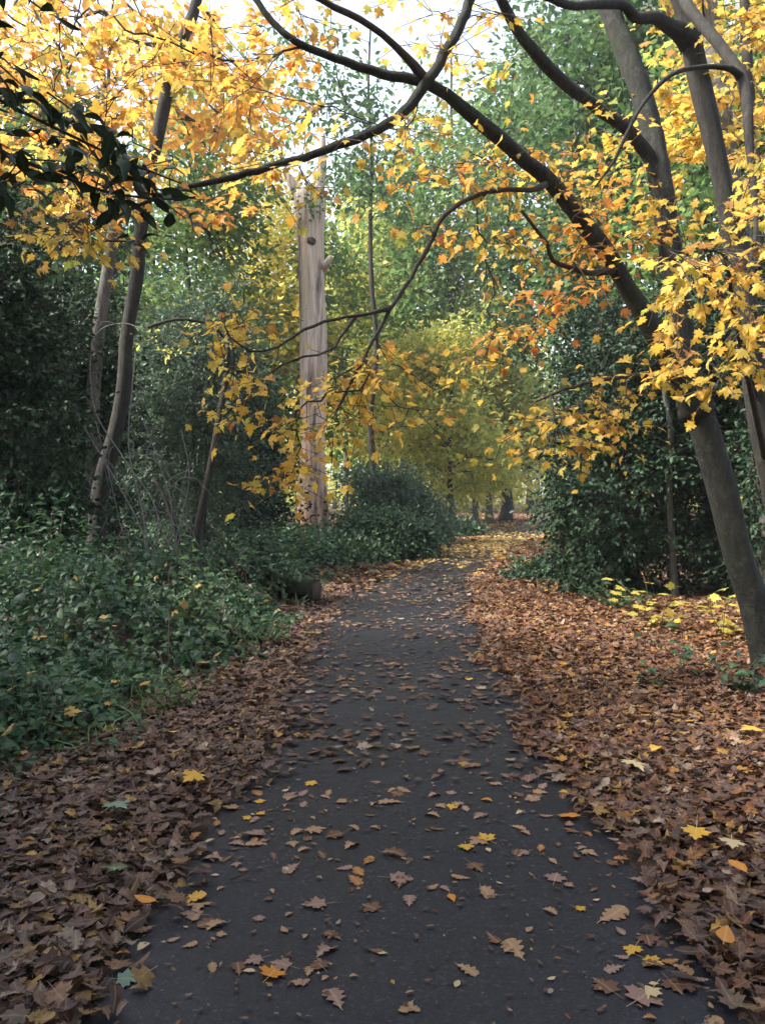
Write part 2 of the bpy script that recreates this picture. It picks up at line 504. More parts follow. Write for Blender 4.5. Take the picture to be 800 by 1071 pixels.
T_SPEAR = t_blade([0, 0.3, 0.65, 1.0], [0.02, 0.2, 0.2, 0.01], 0.3, 0.2, 0)
T_HEART = t_blade([0, 0.15, 0.45, 0.75, 1.0], [0.12, 0.36, 0.40, 0.22, 0.01], 0.15, 0.35, 0)
T_HEART2 = t_blade([0, 0.15, 0.45, 0.75, 1.0], [0.10, 0.30, 0.34, 0.2, 0.01], 0.4, 0.8, 0)
T_KITE = tmpl([(0, 0, 0), (0.28, 0.42, 0.06), (0, 1, -0.05), (-0.28, 0.42, 0.06)], [[0, 1, 2], [0, 2, 3]])
T_HEX = tmpl([(0, 0, 0), (0.26, 0.25, 0.05), (0.24, 0.68, 0.04), (0, 1, -0.08), (-0.24, 0.68, 0.04), (-0.26, 0.25, 0.05)], [[0, 1, 2, 3], [0, 3, 4, 5]])
T_SPIKY = tmpl([(0, 0.35, 0.05), (0, 0, 0), (0.32, 0.05, 0), (0.24, 0.25, 0), (0.52, 0.45, -0.05), (0.2, 0.55, 0), (0, 1, -0.1), (-0.2, 0.55, 0), (-0.52, 0.45, -0.05), (-0.24, 0.25, 0), (-0.32, 0.05, 0)],
               [[0, k, k % 10 + 1] for k in range(1, 11)])
T_MAPLE = t_maple()
T_MAPLE2 = t_maple(0.3)
T_MAPLE3 = t_maple(0.7, True, 0.3, 0.15)
T_MAPLE4 = t_maple(0.2, True, 0.75, -0.1)
T_MAPLE5 = t_maple(-0.3, True, -0.25, 0.1)
MAPLES = [T_MAPLE, T_MAPLE2, T_MAPLE3, T_MAPLE4, T_MAPLE5]
T_STICK = tmpl([(-0.5, 0, -0.3), (0.5, 0, -0.3), (0, 0, 0.6), (-0.3, 1, -0.2), (0.3, 1, -0.2), (0, 1, 0.36)], [[0, 1, 4, 3], [1, 2, 5, 4], [2, 0, 3, 5]])


def unit(v):
    return v / (np.linalg.norm(v, axis=-1, keepdims=True) + 1e-9)


def scatter(geo, T, pos, ydir, nrm, scale):
    """copies of a leaf template at pos, blade along ydir, face towards nrm"""
    N = len(pos)
    if N == 0:
        return
    V, loops, starts, uv = T
    y = unit(np.asarray(ydir, dtype=float))
    x = unit(np.cross(y, nrm))
    z = np.cross(x, y)
    s = np.asarray(scale, dtype=float)
    if s.ndim == 1:
        s = np.stack([s, s, s], -1)
    W = (pos[:, None, :] + V[None, :, 0:1] * (x * s[:, 0:1])[:, None, :] + V[None, :, 1:2] * (y * s[:, 1:2])[:, None, :] + V[None, :, 2:3] * (z * s[:, 2:3])[:, None, :])
    m = len(V)
    L = (np.arange(N)[:, None] * m + loops[None, :]).reshape(-1)
    S = (np.arange(N)[:, None] * len(loops) + starts[None, :]).reshape(-1)
    geo.add(W.reshape(-1, 3), L, S, np.tile(uv, (N, 1)))


def rdir(n):
    return unit(rng.normal(size=(n, 3)))


def hdir(n):
    a = rng.uniform(0, 2 * np.pi, n)
    return np.stack([np.cos(a), np.sin(a), np.zeros(n)], -1)


# ------------------------------------------------------------------ branching


class Skel:
    def __init__(self):
        self.p = []; self.d = []; self.par = []; self.limb = []; self.r = []; self.lines = []

    def add_line(self, P, rad, limb, parent=-1, spawn_from=0.0):
        """an explicit limb; nodes before the share spawn_from of its length bear no twigs"""
        n = len(P)
        D = unit(np.gradient(np.asarray(P), axis=0))
        for i in range(n):
            if i < spawn_from * n:
                continue
            self.p.append(P[i]); self.d.append(D[i]); self.limb.append(limb); self.r.append(rad[i])

    def grow(self, A, step=0.18, jit=0.05, lift=0.12, dirpow=0.5, maxlen=1e9):
        A = np.asarray(A, dtype=float)
        P = np.array(self.p); D = np.array(self.d); LB = list(self.limb)
        d0 = np.min(np.linalg.norm(A[:, None, :] - P[None, ::max(1, len(P) // 300), :], axis=2), axis=1)
        order = np.argsort(d0)
        nbase = len(P)
        weight = [0] * len(P)
        cap = len(P) + 200000
        bufP = np.empty((len(P) + len(A) * 30, 3)); bufD = np.empty_like(bufP)
        bufP[:len(P)] = P; bufD[:len(P)] = D
        n = len(P); par = [-1] * n
        new = []
        for a in A[order]:
            v = a - bufP[:n]
            dist = np.linalg.norm(v, axis=1) + 1e-6
            cosang = np.einsum('ij,ij->i', v, bufD[:n]) / dist
            cost = dist * (1 + dirpow - dirpow * cosang)
            i = int(np.argmin(cost))
            L = dist[i]
            if L < 0.06 or L > maxlen:
                continue
            m = max(2, min(28, int(math.ceil(L / step))))
            t = np.linspace(0, 1, m + 1)[1:, None]
            p0 = bufP[i]
            c = p0 + bufD[i] * L * 0.35 + np.array((0, 0, lift * L))
            Q = (1 - t) ** 2 * p0 + 2 * t * (1 - t) * c + t ** 2 * a
            Q += rng.normal(size=Q.shape) * jit * min(L, 1.0) * np.sin(t * np.pi) * 0.8
            full = np.vstack([p0, Q])
            DD = unit(np.gradient(full, axis=0))[1:]
            if n + m > len(bufP):
                bufP = np.vstack([bufP, np.empty((5000, 3))]); bufD = np.vstack([bufD, np.empty((5000, 3))])
            ids = list(range(n, n + m))
            bufP[n:n + m] = Q; bufD[n:n + m] = DD
            par += [i] + ids[:-1]
            LB += [LB[i]] * m
            n += m
            new.append((i, ids))
        w = np.zeros(n)
        for i, ids in new:
            w[ids[-1]] += 1
        for k in range(n - 1, nbase - 1, -1):
            if par[k] >= 0:
                w[par[k]] += w[k]
        out = []
        for i, ids in new:
            out.append((LB[ids[0]], np.vstack([bufP[i], bufP[ids[0]:ids[-1] + 1]]), np.concatenate([[w[ids[0]]], w[ids[0]:ids[-1] + 1]])))
        return out          # (limb id, points, load)


def twig_tubes(lines, tip=0.004, power=0.5, rmax=0.2, nseg=5):
    """Geo per limb"""
    G = {}
    for lb, P, w in lines:
        g = G.setdefault(lb, Geo())
        r = np.minimum(tip * np.power(np.maximum(w, 0.6), power), rmax)
        r = r * np.linspace(1, 0.75, len(r))
        tube(g, P, r, nseg, 0, False)
    return G


def leafy_twiglets(gleaf, gtwig, ends, dirs, ntw, nleaf, tl=(0.15, 0.4), size=(0.10, 0.15), T=T_MAPLE, droop=0.25, flat=0.35, face_up=1.0):
    """short side twigs at every twig end, with leaves in pairs along them"""
    N = len(ends)
    base = np.repeat(ends, ntw, 0)
    bd = np.repeat(dirs, ntw, 0)
    a = rng.normal(size=(N * ntw, 3)); a[:, 2] *= flat
    d = unit(unit(bd) * 0.7 + a * 0.7 + np.array((0, 0, -droop * 0.5)))
    L = rng.uniform(tl[0], tl[1], N * ntw)
    start = base - bd * rng.uniform(0, 0.3, (N * ntw, 1))
    if gtwig is not None:
        scatter(gtwig, T_STICK, start, d, np.tile((0.1, 0.2, 1.0), (N * ntw, 1)), np.stack([np.full(len(L), 0.006), L, np.full(len(L), 0.006)], -1))
    t = np.tile(np.linspace(0.25, 1.0, nleaf), N * ntw) + rng.normal(size=N * ntw * nleaf) * 0.07
    S = np.repeat(start, nleaf, 0); DD = np.repeat(d, nleaf, 0); LL = np.repeat(L, nleaf)
    pos = S + DD * (LL * t)[:, None]
    side = np.cross(DD, np.tile((0, 0, 1.0), (len(DD), 1)))
    sg = np.where(np.arange(len(DD)) % 2 == 0, 1.0, -1.0)[:, None]
    lastm = (np.arange(len(DD)) % nleaf == nleaf - 1)[:, None]
    y = unit(DD * 0.7 + side * sg * np.where(lastm, 0.15, 0.9) + rng.normal(size=DD.shape) * 0.3 + np.array((0, 0, -droop)))
    nrm = unit(np.array((0, 0, face_up)) + rng.normal(size=DD.shape) * 0.42)
    sc = rng.uniform(size[0], size[1], len(pos))
    pos = pos + y * (sc * 0.35)[:, None]
    if isinstance(T, list):
        k = rng.integers(0, len(T), len(pos))
        for q, tt in enumerate(T):
            scatter(gleaf, tt, pos[k == q], y[k == q], nrm[k == q], sc[k == q])
    else:
        scatter(gleaf, T, pos, y, nrm, sc)


def clump_leaves(geo, centres, n, spread, size, T=T_KITE, up=0.7, flat=0.6):
    N = len(centres)
    k = np.maximum(1, (n * rng.uniform(0.5, 1.5, N)).astype(int))
    C = np.repeat(centres, k, 0)
    s = np.repeat(rng.uniform(0.6, 1.3, N) * spread, k)
    off = rng.normal(size=C.shape) * s[:, None] * np.array((1, 1, flat)) * 0.6
    pos = C + off
    y = unit(off + rng.normal(size=C.shape) * spread * 0.5 + np.array((0, 0, -0.15 * spread)))
    nrm = unit(rng.normal(size=C.shape) * 0.75 + np.array((0, 0, up)))
    scatter(geo, T, pos, y, nrm, rng.uniform(size[0], size[1], len(C)))


def in_ellipsoid(n, c, r, shell=0.35):
    d = rdir(n)
    rad = rng.uniform(shell, 1.0, n) ** 0.6
    ph = rng.uniform(0, 6.28, 6)
    az = np.arctan2(d[:, 1], d[:, 0]); el = np.arcsin(np.clip(d[:, 2], -1, 1))
    rad = rad * (1 + 0.16 * np.sin(3 * az + ph[0]) * np.cos(2 * el + ph[1]) + 0.13 * np.sin(5 * az + ph[2] + 3 * el) + 0.10 * np.sin(6 * el + ph[3] + 2 * az))
    return np.asarray(c) + d * rad[:, None] * np.asarray(r)


def px_blob(n, cx, cy, rx, ry, y0, y1):
    out = []
    while len(out) < n:
        a, b = rng.uniform(-1, 1, 2)
        if a * a + b * b <= 1:
            out.append(at(cx + a * rx, cy + b * ry, rng.uniform(y0, y1)))
    return np.array(out)


def collar(P, r, amount=0.55, reach=0.16):
    d = np.concatenate([[0], np.cumsum(np.linalg.norm(np.diff(P, axis=0), axis=1))])
    return r * (1 + amount * np.exp(-(d / reach) ** 1.5))


def px_line(pts, step=0.08):
    """(px, py, Y, diameter in px) control points -> world polyline and radii"""
    W = np.array([np.append(at(a, b, Y), 0.5 * d * Y / FOC) for a, b, Y, d in pts])
    C = catmull(W, step)
    return C[:, :3], np.maximum(C[:, 3], 0.002)


# ------------------------------------------------------------------ the ground and the path
PATH = np.array([(0.10, -3.0), (0.10, 0.5), (0.10, 2.4), (0.12, 3.7), (0.14, 5.0), (0.17, 7.7), (0.22, 10.6), (0.42, 13.0), (0.90, 15.8), (1.75, 19.2), (2.75, 23.6), (4.75, 30.5), (7.0, 39.0), (9.2, 48.0), (13.5, 62.0)])
PC = catmull(PATH, 0.25)


def path_x(y):
    return np.interp(y, PC[:, 1], PC[:, 0])


HALF = 1.0
_ns = [(rng.uniform(0.25, 2.2), rng.uniform(0.25, 2.2), rng.uniform(0, 6.28)) for _ in range(8)]


def wob(x, y):
    s = 0
    for a, b, c in _ns:
        s = s + np.sin(a * x + b * y + c) / (1 + a + b)
    return s


def gz(x, y):
    """height of the ground: flat at the path, a little uneven away from it"""
    x = np.asarray(x, dtype=float); y = np.asarray(y, dtype=float)
    d = np.clip((np.abs(x - path_x(y)) - HALF - 0.1) / 2.5, 0, 1)
    far = np.clip((60 - y) / 20, 0, 1)
    return (0.05 * wob(x, y) + 0.035) * d * far - 0.0 * d


ys = np.concatenate([np.arange(-4, 30, 0.25), np.arange(30, 70, 1.0), np.array([75, 90, 120, 160, 240, 400, 900])])
xs = np.concatenate([np.array([-700, -300, -120, -60, -35]), np.arange(-20, 24, 0.35), np.array([30, 45, 70, 130, 320, 700])])
XX, YY = np.meshgrid(xs, ys)
ZZ = gz(XX, YY)
V = np.stack([XX, YY, ZZ], -1).reshape(-1, 3)
nx, ny = len(xs), len(ys)
i = np.arange(ny - 1)[:, None] * nx; j = np.arange(nx - 1)[None, :]
Q = np.stack([i + j, i + j + 1, i + nx + j + 1, i + nx + j], -1).reshape(-1)
tag(link('ground', make_mesh('ground', V, Q, np.arange(0, len(Q), 4), M['ground'], None, True)), kind='structure')

nA = 13
T_ = unit(np.gradient(PC, axis=0))
NR = np.stack([T_[:, 1], -T_[:, 0]], -1)
ww = np.linspace(-1, 1, nA)
PV = []
for k in range(len(PC)):
    e = 0.03 * math.sin(k * 0.9) + 0.025 * math.sin(k * 0.37 + 1)
    for q in ww:
        xy = PC[k] + NR[k] * q * (HALF + (e if abs(q) > 0.9 else 0))
        crown = 0.026 * (1 - q * q) - (0.012 if abs(q) == 1 else 0)
        PV.append((xy[0], xy[1], 0.012 + crown))
i = np.arange(len(PC) - 1)[:, None] * nA; j = np.arange(nA - 1)[None, :]
Q = np.stack([i + j, i + j + 1, i + nA + j + 1, i + nA + j], -1).reshape(-1)
tag(link('path', make_mesh('path', np.array(PV), Q, np.arange(0, len(Q), 4), M['asphalt'], None, True)), kind='structure')


def surf(x, y):
    q = np.abs(x - path_x(y)) / HALF
    return np.where(q < 1, 0.014 + 0.026 * (1 - q * q), gz(x, y))


# ------------------------------------------------------------------ leaf litter
def in_view(x, y, margin=40):
    if margin < 20:
        px = 400 + x / np.maximum(y, 0.1) * FOC
        return (px > -margin) & (px < 800 + margin) & (y > 2.48)
    return (np.abs(x) < 0.46 * y + 2.6) & (y > 1.0)


def lay(geo, Ts, x, y, lift, size, tilt):
    n = len(x)
    z = surf(x, y) + rng.uniform(0.006, 1, n) * lift + 0.006
    pos = np.stack([x, y, z], -1)
    ydir = hdir(n) + np.stack([np.zeros(n), np.zeros(n), rng.normal(size=n) * tilt * 0.6], -1)
    nrm = unit(np.array((0, 0, 1.0)) + rng.normal(size=(n, 3)) * tilt)
    flip = np.where(rng.random(n) < 0.35, -1.0, 1.0)[:, None]
    sc = rng.uniform(size[0], size[1], n)
    k = rng.integers(0, len(Ts), n)
    for q, T in enumerate(Ts):
        s = k == q
        scatter(geo, T, pos[s] - 0.5 * unit(ydir[s]) * sc[s][:, None], ydir[s], nrm[s] * flip[s], sc[s])


LT = [t_oak(0.2, 0.2, 0.2), t_oak(-0.2, -0.2, -0.25), t_oak(0.5, 0.7, 0.4), t_oak(0.08, 0.1, 0.1), t_oak(0.3, -0.4, 0.5), t_oval(0.5, 0.4, 0.26), t_oval(-0.2, 0.15, 0.3, 0.4), t_maple(0.25), t_maple(-0.2), t_maple(0.1, True, 0.03), t_maple(0.5, True, 0.5)]
LTP = [t_oak(0.08, 0.1, 0.1), t_oak(-0.08, -0.1, -0.1), t_oval(0.2, 0.2, 0.26), t_maple(0.1, True, 0.04), t_maple(-0.08, True, 0.0)]


def edge_left(y):
    return np.interp(y, [2, 5, 6.2, 7.7, 9.5, 15, 19, 23.8, 32, 45], [-2.2, -1.78, -1.48, -1.30, -1.25, -1.12, -0.1, 1.5, 3.2, 5.0])


def zone_litter(n, y0, y1, x0, x1):
    y = rng.uniform(y0, y1, n)
    x = rng.uniform(x0, x1, n)
    d = np.abs(x - path_x(y)) - HALF
    # ragged fade over the path's edges
    keep = d > rng.normal(size=n) * 0.09 - 0.08 + np.interp(y, [2.2, 3.5, 5, 6, 10, 14, 20], [0.18, 0.06, 0.0, -0.03, 0.02, 0.12, 0.15]) + 0.09 * np.sin(y * 2.1) + 0.05 * np.sin(y * 5.3 + x)
    keep &= in_view(x, y)
    return x[keep], y[keep]


gl = Geo()
x, y = zone_litter(52000, 1.0, 7.5, -4.4, 2)
s = (x < 0) & (x > edge_left(y) - 0.9)
lay(gl, LT, x[s], y[s], 0.055, (0.045, 0.095), 0.27)
x, y = zone_litter(11000, 7.5, 15, -3.5, 1.0)
s = (x < path_x(y)) & (x > edge_left(y) - 0.5)
lay(gl, LT, x[s], y[s], 0.055, (0.055, 0.105), 0.29)
tag(gl.build('leaf_litter', M['litter']), kind='stuff')
gl = Geo()
x, y = zone_litter(66000, 1.0, 7.5, 0, 6.2)
s = (x > 0.3) & (rng.random(len(x)) > np.interp(y, [2.2, 4.2, 6.5], [0.7, 0.5, 0.15]))
ox, oy = x[(x > 0.3) & ~s], y[(x > 0.3) & ~s]
lay(gl, LT, x[s], y[s], 0.06, (0.045, 0.095), 0.27)
x, y = zone_litter(46000, 7.5, 14, 0, 9.5)
s = x > path_x(y)
lay(gl, LT, x[s], y[s], 0.06, (0.055, 0.105), 0.29)
x, y = zone_litter(9000, 14, 24, 0, 5)
s = x > path_x(y)
lay(gl, LT, x[s], y[s], 0.05, (0.09, 0.14), 0.3)
tag(gl.build('leaf_litter', M['litter_red']), kind='stuff')
gl = Geo()
lay(gl, LT, ox, oy, 0.06, (0.045, 0.095), 0.27)
tag(gl.build('leaf_litter', M['litter']), kind='stuff')
# golden drift on the bend
gl = Geo()
n = 16000
y = rng.uniform(15, 46, n); o = rng.normal(size=n) * 1.0
x = path_x(y) + o * np.where(y < 21, 1.5, 1.9)
keep = (rng.random(n) < np.interp(y, [15, 19, 24, 30, 46], [0.10, 0.35, 0.9, 1, 0.4]) * np.where(np.abs(o) < 0.45, np.interp(y, [15, 20, 24, 28, 30], [0.04, 0.25, 0.8, 0.8, 0.12]), 1)) & ((x < path_x(y) + 2.8))
lay(gl, [T_HEX, T_SPIKY], x[keep], y[keep], 0.03, (0.10, 0.17), 0.3)
tag(gl.build('golden_leaf_litter', M['litter_gold']), kind='stuff')
gl = Geo()
n = 26000
y = rng.uniform(14, 70, n); x = rng.uniform(-0.06, 0.30, n) * y + rng.normal(size=n)
keep = np.abs(x - path_x(y)) > HALF * 0.8
lay(gl, [T_HEX, T_SPIKY], x[keep], y[keep], 0.05, (0.12, 0.20), 0.35)
tag(gl.build('leaf_litter', M['litter_red']), kind='stuff')

# leaves on the asphalt: the nearest ones each an object, the rest one sheet of them
PY, PX = [], []
nc = 560                                     # leaves gather in loose drifts, more of them near the edges
cyy = 2.3 + (13 - 2.3) * rng.random(nc); cq = rng.uniform(-1, 1, nc)
kp = rng.random(nc) < 0.30 + 0.7 * np.abs(cq) ** 2
cyy, cq = cyy[kp], cq[kp]
m = rng.poisson(3.4, len(cyy)) + 1
y = np.concatenate([np.repeat(cyy, m) + rng.normal(size=m.sum()) * 0.16, rng.uniform(2.3, 13, 420)])
q = np.concatenate([np.repeat(cq, m) + rng.normal(size=m.sum()) * 0.13, rng.uniform(-1, 1, 420)])
kp = (np.abs(q) < 1) & (y > 2.25)
y, q = y[kp], q[kp]
x = path_x(y) + q * HALF
v = in_view(x, y, 10)
x, y = x[v], y[v]
order = np.argsort(y)
x, y = x[order], y[order]
NIND = 262
kinds = [('oak', 'tan', 'tan lobed oak leaf lying on the dark asphalt path'), ('oak', 'brown', 'dark brown lobed oak leaf lying on the dark asphalt path'),
         ('oak', 'pinkish', 'greyish pink underside of an oak leaf lying on the asphalt path'), ('oak', 'orange_brown', 'orange brown oak leaf lying on the dark asphalt path'),
         ('oval', 'tan', 'small tan oval leaf lying on the asphalt path'), ('oval', 'brown', 'small dark brown oval leaf lying on the asphalt path'),
         ('oval', 'pale_straw', 'small pale straw oval leaf lying on the asphalt path'), ('maple', 'pinkish', 'greyish pink pointed maple leaf lying on the asphalt path'),
         ('maple', 'brown', 'dark brown pointed maple leaf lying on the asphalt path'), ('maple', 'tan', 'tan pointed maple leaf lying on the asphalt path'),
         ('oval', 'fallen_orange', 'little orange oval leaf among the brown ones on the asphalt'), ('maple', 'fallen_yellow', 'little golden maple leaf among the brown ones on the asphalt')]
KW = np.array([0.20, 0.12, 0.11, 0.09, 0.13, 0.08, 0.06, 0.05, 0.05, 0.04, 0.04, 0.03])
LEAFMESH = {}


def leaf_mesh(shape, col, var):
    key = (shape, col, var)
    if key not in LEAFMESH:
        c = [0.10, 0.28, -0.08][var]; f = [0.08, 0.22, -0.06][var]
        T = t_oak(f, c, [0.05, 0.3, -0.15][var]) if shape == 'oak' else (t_oval(f, c, 0.27, 0.3) if shape == 'oval' else t_maple(c * 0.8))
        V, l, s, uv = T
        V = V - np.array((0, 0.5, 0))
        LEAFMESH[key] = make_mesh('fallen_leaf', V, l, s, M[col], uv, True)
    return LEAFMESH[key]


def put_leaf(shape, col, x, y, size, label, group, rz=None, tilt=0.04, dz=0.0):
    col_var = int(rng.choice(3, p=[0.5, 0.2, 0.3]))
    o = link('fallen_leaf', leaf_mesh(shape, col, col_var))
    o.location = (float(x), float(y), float(surf(x, y)) + 0.004 + (0.012 * size * 5 if col_var == 1 else 0.0) + dz)
    o.rotation_euler = (float(rng.normal() * tilt), float(rng.normal() * tilt), float(rng.uniform(0, 6.28) if rz is None else rz))
    o.scale = (float(size),) * 3
    tag(o, label, 'leaf', group)
    return o


SPEC = [  # leaves that stand out: px, py, shape, colour, size, label
    (665, 818, 'maple', 'pale_straw', 0.15, 'large pale yellow maple leaf on the brown litter right of the path'),
    (727, 896, 'maple', 'fallen_yellow', 0.12, 'golden maple leaf on the litter near the right edge of the photo'),
    (120, 932, 'maple', 'fallen_green', 0.12, 'green maple leaf on the brown litter at lower left'),
    (137, 1030, 'maple', 'grey_green', 0.08, 'small grey green leaf at the left foot of the path, bottom left'),
    (675, 1050, 'maple', 'pale_straw', 0.09, 'small straw yellow maple leaf at the bottom of the path, right of centre'),
    (350, 1056, 'oak', 'pinkish', 0.12, 'big mauve brown leaf lying at the bottom centre of the path'),
    (200, 946, 'oak', 'fallen_yellow', 0.12, 'curled amber oak leaf lying by the left path edge'),
    (287, 1027, 'maple', 'fallen_orange', 0.09, 'amber pointed leaf near the bottom left of the asphalt'),
    (270, 877, 'oak', 'pinkish', 0.17, 'long pale pinkish oak leaf lying towards the left of the asphalt'),
    (660, 1003, 'maple', 'fallen_yellow', 0.07, 'small yellow scrap of leaf on the asphalt at lower right'),
    (758, 1005, 'oval', 'fallen_orange', 0.12, 'orange oval leaf on the litter at the lower right corner'),
    (200, 831, 'maple', 'fallen_yellow', 0.13, 'bright yellow maple leaf on the litter left of the path'),
    (125, 865, 'maple', 'grey_green', 0.14, 'silvery grey green leaf on the litter at left, below the brambles'),
    (180, 782, 'maple', 'fallen_yellow', 0.12, 'yellow leaf lying at the lower edge of the brambles'),
    (313, 773, 'maple', 'fallen_yellow', 0.12, 'yellow orange leaf on the left edge of the asphalt, mid path'),
    (686, 799, 'oval', 'fallen_yellow', 0.13, 'small gold oval leaf on the russet litter right of the path'),
    (590, 858, 'maple', 'fallen_orange', 0.13, 'orange maple leaf where the asphalt meets the right litter'),
    (474, 851, 'maple', 'fallen_yellow', 0.08, 'small yellow leaf among brown ones in the middle of the path'),
    (490, 714, 'oval', 'fallen_yellow', 0.13, 'bright yellow leaf on the asphalt before the bend'),
    (783, 776, 'maple', 'fallen_yellow', 0.15, 'yellow maple leaf on the litter at the right edge of the photo'),
    (208, 954, 'maple', 'tan', 0.10, 'tan leaf lying beside the curled amber one at the left path edge'),
    (770, 930, 'oval', 'fallen_orange', 0.11, 'orange brown leaf at the right border of the photo, lower litter'),
    (765, 907, 'maple', 'pale_straw', 0.11, 'cream coloured leaf on the litter at lower right'),
    (537, 1003, 'oak', 'tan', 0.13, 'broad pale brown oak leaf low on the asphalt, right of centre'),
    (640, 965, 'oak', 'tan', 0.15, 'long tan oak leaf near the right edge of the asphalt'),
    (152, 970, 'oval', 'fallen_orange', 0.09, 'small orange leaf where the asphalt meets the left litter'),
]
for px, py, sh, c, sz, lab in SPEC:
    p = gx(px, py)
    on = abs(p[0] - path_x(p[1])) < HALF - 0.05
    put_leaf(sh, c, p[0], p[1], sz, lab, 'fallen leaves that stand out', None, 0.12, 0.0 if on else 0.088)
for k in range(min(NIND, len(x))):
    sh, c, lab = kinds[int(rng.choice(len(kinds), p=KW))]
    sz = 0.035 + 0.04 * rng.random() if c == 'fallen_yellow' else 0.03 + 0.085 * rng.beta(1.6, 2.2) if sh != 'oval' else 0.018 + 0.042 * rng.beta(1.4, 2.2)
    put_leaf(sh, c, x[k], y[k], sz * (1 if rng.random() > 0.1 else 1.2), lab, 'brown leaves scattered on the path')
gl = Geo()
lay(gl, LTP, x[NIND:], y[NIND:], 0.012, (0.04, 0.10), 0.14)
n = 2600
yy = rng.uniform(13, 26, n); qq = rng.uniform(-1, 1, n)
kp = rng.random(n) < 0.35 + 0.6 * np.abs(qq) ** 2
lay(gl, LTP, path_x(yy[kp]) + qq[kp] * HALF, yy[kp], 0.012, (0.07, 0.13), 0.15)
n = 1900    # crumbs and broken bits everywhere on the asphalt
yy = rng.uniform(2.3, 9, n); qq = rng.uniform(-1, 1, n)
lay(gl, [T_KITE, T_HEX], path_x(yy) + qq * HALF, yy, 0.004, (0.008, 0.032), 0.15)
tag(gl.build('scattered_leaves', M['litter']), kind='stuff')

# ------------------------------------------------------------------ things
GRP_BG = 'trees behind the path'


def wrap_part(geo, name, mat, root, smooth=False, parent=None):
    """a part of a thing; vertices come in world space"""
    b = np.array(root.location)
    V = np.concatenate(geo.V) - b
    me = make_mesh(name, V, np.concatenate(geo.L), np.concatenate(geo.S), mat, np.concatenate(geo.U), smooth)
    return link(name, me, parent if parent is not None else root)


def flare(P, rad, amount=0.6, height=0.5):
    return rad * (1 + amount * np.exp(-np.maximum(P[:, 2] - P[0, 2], 0) / height))


# ---- the leaning maple at right --------------------------------------------------
maple = thing('maple_tree', 'leaning forked maple in front right with yellow leaves and long limbs over the path', 'tree', at(809, 705, 7.5) * np.array((1, 1, 0)))
g = Geo()
P, r = px_line([(812, 712, 7.5, 58), (806, 690, 7.5, 50), (790, 636, 7.5, 46), (772, 580, 7.5, 45), (757, 520, 7.5, 43), (742, 470, 7.5, 43), (730, 430, 7.5, 42), (721, 402, 7.52, 38)])
P[0, 2] = min(P[0, 2], -0.05)
r = r * np.interp(np.arange(len(r)) / len(r), [0, 0.25, 0.8, 1], [0.74, 0.66, 0.70, 0.62])
tube(g, P, flare(P, r, 0.35, 0.22), 24, 0.11)
wrap_part(g, 'trunk', M['bark_maple'], maple, True)
limbs = {
    'A': [(729, 432, 7.5, 30), (712, 398, 7.4, 28), (690, 358, 7.3, 26), (655, 300, 7.2, 23), (632, 262, 7.1, 22), (600, 220, 7.0, 21), (575, 190, 6.9, 20), (540, 160, 6.8, 18), (495, 122, 6.6, 17), (447, 88, 6.5, 14), (400, 77, 6.4, 11), (350, 60, 6.3, 10), (310, 44, 6.2, 9), (285, 22, 6.2, 8), (262, -8, 6.2, 7)],
    'B': [(726, 425, 7.5, 33), (716, 370, 7.55, 33), (706, 300, 7.6, 32), (697, 240, 7.65, 31), (690, 180, 7.7, 30), (675, 115, 7.8, 29), (655, 55, 7.9, 29), (636, 10, 8.0, 27), (610, -50, 8.1, 24), (600, -140, 8.2, 16)],
    'C': [(688, 196, 7.7, 15), (680, 168, 7.7, 17), (655, 135, 7.6, 17), (620, 110, 7.5, 16), (585, 82, 7.4, 16), (555, 50, 7.2, 15), (535, 22, 7.1, 14), (522, -5, 7.0, 13), (512, -30, 6.9, 12), (500, -28, 6.7, 13), (490, 5, 6.6, 13), (470, 48, 6.5, 13), (447, 84, 6.45, 14), (422, 118, 6.4, 13), (385, 140, 6.3, 12), (330, 160, 6.2, 10), (270, 178, 6.1, 9), (225, 190, 6.0, 8), (185, 198, 5.9, 6), (140, 218, 5.8, 5), (100, 240, 5.7, 3)],
    'D': [(447, 88, 6.5, 10), (425, 60, 6.4, 9), (400, 36, 6.3, 8), (365, 15, 6.2, 8), (335, 0, 6.1, 7), (290, -25, 6.0, 5)],
    'E': [(570, 193, 6.85, 6), (555, 199, 6.7, 6), (520, 198, 6.6, 6), (490, 208, 6.5, 6), (465, 226, 6.4, 6), (448, 256, 6.35, 6), (430, 290, 6.3, 5), (408, 324, 6.2, 5), (390, 358, 6.15, 4), (370, 395, 6.1, 4), (352, 430, 6.1, 3)],
    'F': [(408, 322, 6.2, 5), (385, 328, 6.1, 4), (350, 334, 6.0, 4), (318, 345, 5.9, 4), (290, 362, 5.8, 3), (262, 368, 5.75, 3), (240, 352, 5.7, 2)],
    'G': [(372, 330, 6.1, 4), (355, 355, 6.05, 3), (345, 368, 6.0, 3), (318, 374, 5.95, 3), (296, 382, 5.9, 3), (275, 398, 5.85, 2)],
    'H': [(645, 282, 7.15, 8), (615, 285, 7.0, 7), (578, 272, 6.8, 6), (572, 255, 6.7, 5), (545, 220, 6.6, 4)],
    'I': [(712, 398, 7.4, 8), (680, 392, 7.2, 6), (640, 396, 7.0, 5), (600, 404, 6.8, 4), (560, 420, 6.7, 3)],
}
sk = Skel()
limb_obj = {}
limb_geo = {}
start_at = {'A': 0.2, 'B': 0.3, 'C': 0.1, 'D': 0.1, 'E': 0.12, 'F': 0.1, 'G': 0.1, 'H': 0.1, 'I': 0.1}
limb_lines = {}
